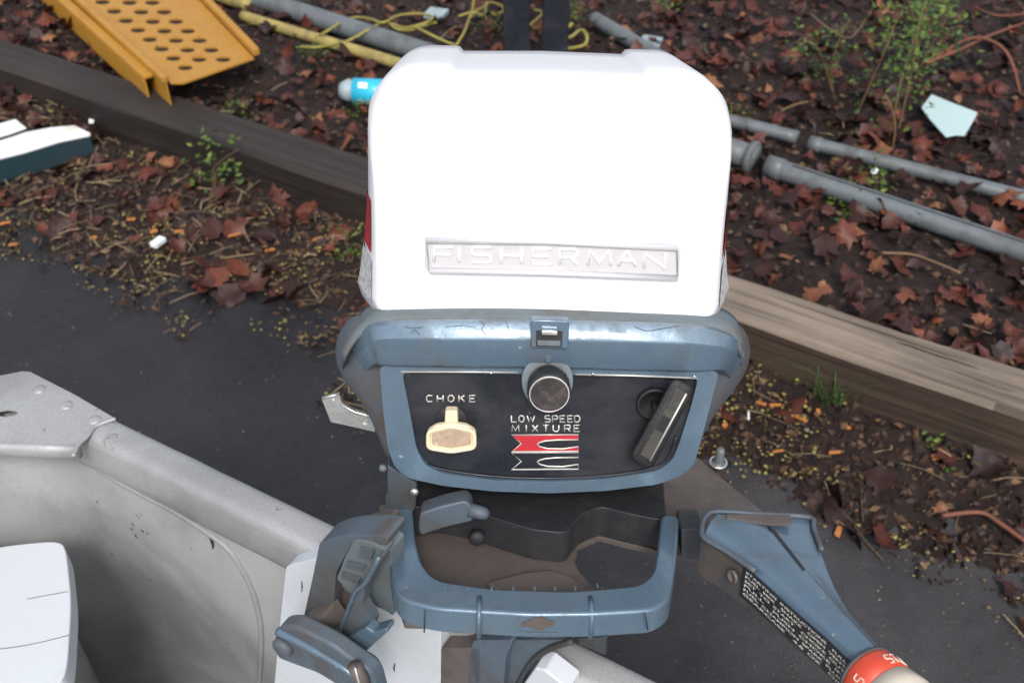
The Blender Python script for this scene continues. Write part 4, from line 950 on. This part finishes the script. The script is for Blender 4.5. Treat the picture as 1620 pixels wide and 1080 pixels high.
prism('slot_mark', [hf(x, y, .0007) for x, y in ((826, 986), (838, 980), (846, 976), (860, 976), (868, 981), (877, 983), (877, 990), (866, 992), (852, 998), (838, 991), (826, 991))], N * -.002, M['brownmetal'], hnd)
tube('slot_edge', [hf(x, y, .0007) for x, y in ((820, 978), (819, 999), (850, 1001), (882, 1001))], .0004, M['rim'], hnd, 5)
for x in (705, 740, 778, 812, 846, 878, 910, 945): 
    c = mv(x, 930 if 730 < x < 930 else 926, vh); box('casting_tick', c, U * .0007, N * .0016, V * .0008, M['blue'], hnd)
# side walls joining handle to the tub
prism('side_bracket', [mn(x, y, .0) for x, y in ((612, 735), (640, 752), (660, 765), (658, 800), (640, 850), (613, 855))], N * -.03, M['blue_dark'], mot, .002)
lathe('bolt', mn(656, 776, .0), N, [(0, .004), (.003, .0035), (.004, .001)], M['chrome'], mot, 10)
lathe('screw', mn(606, 739, -.002), N, [(0, .004), (.003, .003), (.004, .001)], M['rim'], mot, 10)
# ---- flat brown plate below the panel
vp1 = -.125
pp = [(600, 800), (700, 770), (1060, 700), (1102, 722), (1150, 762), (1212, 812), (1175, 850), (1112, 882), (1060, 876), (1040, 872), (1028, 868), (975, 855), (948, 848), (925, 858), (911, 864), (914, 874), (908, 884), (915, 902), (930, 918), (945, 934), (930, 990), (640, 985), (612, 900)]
prism('brown_plate', [mv(x, y, vp1) for x, y in pp], V * -.006, M['brownmetal'], mot, .0008)
# swivel housing over the plate, made wide and dark for the shade below the panel
hp2 = [(640, 800), (1044, 790), (1050, 868), (1030, 866), (975, 854), (948, 846), (922, 856), (905, 872), (895, 890), (840, 884), (790, 868), (735, 850), (690, 842), (650, 850)]
prism('swivel_housing', roundcorners([mv(x, y, vp1 + .001) for x, y in hp2], .008, 3), V * .032, M['dark'], mot, .004)
prism('tilt_pad', [mv(x, y, vp1 + .010) for x, y in ((985, 935), (930, 928), (900, 908), (870, 900), (830, 904), (770, 920), (800, 940))], V * -.008, M['brownmetal'], mot, .002)
bmn = [mn(x, y, .012) for x, y in ((664, 812), (700, 800), (736, 792), (746, 800), (750, 824), (700, 836), (664, 848), (661, 835))]
lv = prism('gear_lever', roundcorners(bmn, .003, 2), N * -.02, M['blue_dirty'], mot, .003)
tube('lever_end', [mn(742, 806, .01), mn(766, 812, .01), mn(772, 815, .01)], [.0065, .006, .004], M['blue_dirty'], lv, 10)
lathe('pivot_pin', mn(755, 846, .004), N, [(0, .007), (.006, .007), (.008, .005)], M['dark'], mot, 16)
# bolt at right
bb = mv(1136, 733, vp1); lathe('upright_bolt', bb, Z, [(-.01, .003), (0, .0085), (.0015, .0085), (.002, .005), (.004, .0045), (.020, .0045), (.022, .003)], M['pipe'], mot, 18)
tube('bolt_washer', [bb + Vector((math.cos(a) * .0085, math.sin(a) * .0085, .002)) for a in [i * math.pi / 8 for i in range(16)]], .0013, M['chrome'], mot, 6, closed=True)
# leg going down behind the transom
lathe('drive_leg', loc(-.01, -.15, -.03) , -Z, [(.0, .034), (.05, .032), (.30, .028), (.40, .03), (.48, .035), (.5, .02)], M['blue_dark'], mot, 24)
# foil-like bracket at the left
P = [mn(x, y, -.05) for x, y in ((508, 630), (537, 622), (541, 638), (560, 648), (580, 654), (594, 662), (594, 684), (560, 676), (523, 668))]
prism('torn_bracket', P, N * -.004, M['foil'], mot, .0008)
tube('bracket_edge', [mn(x, y, -.049) for x, y in ((541, 640), (560, 651), (578, 656), (592, 661))], .0014, M['chrome'], mot, 6)
tube('bracket_edge', [mn(x, y, -.049) for x, y in ((510, 630), (536, 623))], .0012, M['chrome'], mot, 6)
# ---- tiller
tv_ = -.045
def tt(x, y, dv=0.0): return mv(x, y, tv_ + dv)
prism('tiller_pivot', roundcorners([mn(x, y, .028) for x, y in ((1078, 836), (1114, 836), (1114, 886), (1078, 884))], .004, 3), N * -.03, M['blue_dark'], mot, .003)
tl = empty('x', mot.location, 'x', 'x'); bpy.data.objects.remove(tl)
# top skin as a loft along the arm, dropping at both sides
stations = [  # left, crease, right (pixels on the top), side drop, right drop
 ((1112, 846), (1132, 812), (1282, 818), .036, .020), ((1120, 852), (1180, 822), (1287, 838), .038, .020), ((1150, 870), (1228, 846), (1296, 862), .038, .018),
 ((1190, 898), (1262, 884), (1309, 898), .037, .016), ((1230, 934), (1292, 922), (1322, 930), .035, .014), ((1270, 970), (1322, 956), (1340, 962), .033, .013),
 ((1310, 1004), (1352, 988), (1362, 990), .031, .013), ((1345, 1038), (1385, 1022), (1394, 1025), .030, .014), ((1358, 1052), (1396, 1036), (1404, 1040), .028, .015)]
secs = []
for l, c, r0, dl, dr in stations:
    a, m_, b = tt(*l), tt(*c, .006), tt(*r0)
    secs.append([a - V * dl, a - V * dl * .5, a - V * .003, a.lerp(m_, .12) + V * .0015, a.lerp(m_, .5) + V * .003, m_, m_.lerp(b, .5) - V * .001, b, b - V * dr * .5, b - V * dr, (a + b) / 2 - V * max(dl, dr)])
til = loft('tiller_arm', secs, M['blue'], mot, bevel=.0015)
tube('tiller_rim', smoothpoly([tt(x, y, .002) for x, y in ((1300, 870), (1287, 835), (1280, 818), (1205, 813), (1135, 809), (1116, 818), (1110, 838), (1116, 852), (1150, 872), (1195, 903))], 4, False), .0022, M['blue_dirty'], til, 8)
prism('tiller_slot', [tt(x, y, .0068) for x, y in ((1216, 832), (1221, 831), (1274, 899), (1271, 901))], V * -.002, M['dark'], til)
prism('tiller_end_slot', [tt(x, y, .0075) for x, y in ((1148, 813), (1250, 814), (1253, 827), (1218, 828), (1150, 818))], V * -.002, M['brownmetal'], til)
tube('crease', smoothpoly([tt(x, y, .0052) for x, y in ((1272, 900), (1296, 926), (1323, 957), (1352, 990), (1392, 1032))], 3, False), .0009, M['blue_dirty'], til, 6)
# label on the near side wall
la, lb = tt(1180, 889), tt(1350, 1042); lx = (lb - la); ly = -V; ln = lx.cross(ly).normalized()
if ln.dot(CAM - la) < 0: ln = -ln
def lab(s, d, off=.0012): 
    # follow the skin: interpolate the stations along the left edge
    f = s; pts = [tt(*st[0]) for st in stations]; px = 1180 + 170 * f
    for i in range(len(pts) - 1):
        x0, x1 = stations[i][0][0], stations[i + 1][0][0]
        if x0 <= px <= x1: k = (px - x0) / (x1 - x0); base = pts[i].lerp(pts[i + 1], k); return base - V * (.003 + d) + ln * off
    return pts[-1] - V * (.003 + d) + ln * off
sg_ = [[lab(i / 12, 0, .0018), lab(i / 12, .027 - .003 * i / 12, .0018), lab(i / 12, .027 - .003 * i / 12, .0004), lab(i / 12, 0, .0004)] for i in range(13)]
def lside(i, d, off):
    st = stations[i]; return tt(*st[0]) - V * d + ln * off
ss_ = [[lside(i, .004, .0003), lside(i, .004, .0008), lside(i, stations[i][3] - .001, .0008), lside(i, stations[i][3] - .001, .0003)] for i in range(len(stations))]
loft('tiller_flank', ss_, M['dark'] if False else M['flank'], til, smooth=False)
lbl = loft('instruction_label', sg_, M['blacklabel'], til, smooth=False)
rows_t = ["STARTING INSTRUCTIONS  FULL", "FUEL MIX  SHAKE  OPEN VENT", "SET TO START  CHOKE OUT", "PULL  PUSH CHOKE IN", "FUEL CHAMPION SPARK PLUG", "GEARCASE  4.8 OZ  OIL"]
LW = (lab(1, .01) - lab(0, .01)); lxh = LW.normalized()
for k, tx in enumerate(rows_t):
    cu = bpy.data.curves.new('text', 'FONT'); cu.body = tx; cu.size = 1; cu.offset = .016; cu.space_word = 1.6; ob = bpy.data.objects.new('tmp', cu); col.objects.link(ob); bpy.context.view_layer.update()
    me = bpy.data.meshes.new_from_object(ob.evaluated_get(bpy.context.evaluated_depsgraph_get())); bpy.data.objects.remove(ob)
    xs = [v.co.x for v in me.vertices]; x0, x1 = min(xs), max(xs); d0 = .0012 + k * .0040
    vs = []
    for v in me.vertices:
        s = .03 + .94 * (v.co.x - x0) / (x1 - x0); vs.append(lab(s, d0 + (.0023 - v.co.y / .72 * .0023) * (1 - .08 * s), .0021))
    mk('printed_line', vs, [tuple(p.vertices) for p in me.polygons], M['labeltext'], lbl)
lathe('pivot_boss', tt(1166, 884) - V * .016 + ln * .001, ln, [(0, .006), (.002, .0055), (.0025, .0045), (.001, .004), (.001, .0001)], M['brownmetal'], til, 20)
# collar and grip
ga3 = (tt(1358, 1052) + tt(1404, 1040)) / 2 - V * .013; gdir = (tt(1377, 1045) - tt(1290, 960)); gdir.normalize()
cl_ = lathe('speed_collar', ga3, gdir, [(-.004, .016), (-.003, .0205), (.0, .0215), (.016, .0225), (.0165, .019)], M['collar'], mot, 40)
lathe('collar_edge', ga3, gdir, [(-.0045, .0195), (-.0045, .0213), (-.002, .0216), (-.002, .0195)], M['blue_dirty'], cl_, 40)
lathe('twist_grip', ga3, gdir, [(.016, .018), (.017, .0225), (.030, .0245), (.045, .0245), (.052, .0225), (.054, .0235), (.12, .0225), (.14, .019), (.145, .01)], M['grip'], mot, 40)
g_s = gdir.cross(V).normalized(); g_u = g_s.cross(gdir).normalized()
if g_u.z < 0: g_u = -g_u
for wd, a0 in (('START', 10), ('S', -58)):
    for i, ch in enumerate(wd):
        a = R(a0 + i * 15); rad = g_u * math.cos(a) + (RT - gdir * RT.dot(gdir)).normalized() * math.sin(a); tang = (-g_u * math.sin(a) + (RT - gdir * RT.dot(gdir)).normalized() * math.cos(a))
        o0 = ga3 + gdir * .0125 + rad * .0221 - tang * .002; letter(ch, o0, tang * .004, -gdir * .0075, .0005, M['grip'], cl_)
# ---- stern clamp bracket, left
def ck2(x, y, off): return tp(x, y, off)
def cprism(name, l, off, th, mat, bev=.003, par=None, rc=.004):
    return prism(name, roundcorners([ck2(x, y, off) for x, y in l], rc, 3), -TN * th, M[mat], par or mot, bev, seg=3)
cprism('clamp_bracket', ((504, 864), (506, 858), (526, 850), (546, 846), (600, 846), (614, 850), (614, 862), (600, 862), (560, 854), (532, 905), (528, 950), (519, 1012), (482, 992), (478, 985), (496, 905)), .045, .024, 'blue_dirty')
cprism('bracket_web', ((556, 856), (600, 860), (618, 870), (622, 974), (612, 967), (578, 950), (552, 938), (530, 918)), .034, .02, 'rim')
cprism('bracket_hook', ((530, 862), (560, 846), (600, 838), (606, 866), (560, 872), (533, 880)), .020, .028, 'brownmetal', .008, None, .008)
pd = cprism('bracket_pad', ((560, 853), (585, 857), (613, 872), (604, 880), (575, 926), (566, 930), (556, 937), (532, 916), (545, 882)), .047, .010, 'rim', .002)
cprism('pad_boss', ((570, 866), (592, 871), (586, 887), (566, 881)), .0495, .003, 'blue_dirty', .001, pd, .001)
cprism('pad_boss', ((549, 888), (577, 896), (571, 905), (545, 897)), .0495, .003, 'blue_dirty', .001, pd, .001)
cprism('pad_boss', ((541, 905), (570, 914), (566, 924), (540, 914)), .0495, .003, 'blue_dirty', .001, pd, .001)
cprism('bracket_cavity', ((530, 918), (556, 936), (560, 950), (540, 1000), (520, 1014), (526, 960)), .030, .010, 'brownmetal', .001)
lvr = cprism('tilt_lever', ((602, 879), (605, 884), (578, 930), (573, 955), (590, 985), (584, 1000), (610, 992), (613, 998), (578, 1031), (540, 1018), (535, 1006), (562, 940), (560, 932), (574, 923)), .058, .010, 'blue_dirty', .002, None, .002)
tube('lever_edge', smoothpoly([ck2(x, y, .0595) for x, y in ((600, 881), (577, 922), (562, 936), (550, 966), (537, 1000), (540, 1014), (558, 1022), (578, 1029))], 3, False), .0018, M['blue'], lvr, 8)
prism('lever_foot', [ck2(x, y, .066) for x, y in ((545, 1012), (578, 992), (590, 1000), (610, 994), (613, 1000), (579, 1031), (560, 1026))], -TN * .012, M['blue'], lvr, .002)
# clamp screw handle
h0 = [(0, 0)]
hh_ = [(434, 1003), (442, 991), (463, 990), (490, 1003), (524, 1021), (557, 1045), (582, 1060), (592, 1078), (600, 1110), (560, 1110), (533, 1084), (504, 1066), (460, 1050), (440, 1042), (433, 1030)]
ch_ = prism('clamp_handle', roundcorners([ck2(x, y, .088) for x, y in hh_], .006, 3), -TN * .016, M['blue_dirty'], mot, .0045, seg=4)
tube('handle_ridge', smoothpoly([ck2(x, y, .0885) for x, y in ((440, 998), (470, 1012), (510, 1035), (550, 1060), (575, 1085))], 4, False), [.0042] * 8 + [.0034] * 9, M['blue'], ch_, 8)
tube('clamp_screw', [ck2(560, 1052, .094), ck2(572, 1074, .094), ck2(575, 1110, .094)], .0062, M['brownmetal'], mot, 12)
tube('screw_shine', [ck2(562, 1056, .0995), ck2(568, 1080, .0995), ck2(569, 1105, .0995)], .0009, M['letters'], mot, 6)
lathe('pivot_cap', ck2(452, 1018, .0865), TN, [(0, .010), (.006, .010), (.008, .008), (.0085, .0001)], M['blue_dirty'], ch_, 20)
cprism('screw_pad', ((470, 990), (500, 985), (520, 1014), (496, 1006)), .07, .03, 'brownmetal', .002)
# ---- centre swivel bracket below the handle
cprism('swivel_plate', ((698, 1024), (760, 1024), (757, 1200), (695, 1200)), .022, .020, 'brownmetal', .003)
cprism('swivel_post', ((748, 1012), (812, 1012), (800, 1040), (785, 1200), (735, 1200), (742, 1040)), .022, .014, 'blue_dirty', .008, None, .006)
cprism('swivel_arm', ((800, 1012), (905, 1012), (900, 1020), (862, 1030), (838, 1050), (818, 1080), (800, 1200), (765, 1200), (790, 1060)), .012, .010, 'blue_dirty', .004, None, .006)
tube('arm_edge', smoothpoly([ck2(x, y, .013) for x, y in ((905, 1014), (875, 1023), (850, 1038), (832, 1060), (815, 1095))], 4, False), .0028, M['blue_dark'], mot, 8)
tube('arm_highlight', smoothpoly([ck2(x, y, .0135) for x, y in ((800, 1010), (788, 1035), (775, 1060), (768, 1090))], 4, False), .0022, M['blue'], mot, 8)
cprism('stop_block', ((916, 1008), (957, 1008), (957, 1036), (940, 1028), (916, 1018)), .004, .004, 'blue_dark', .002, None, .001)
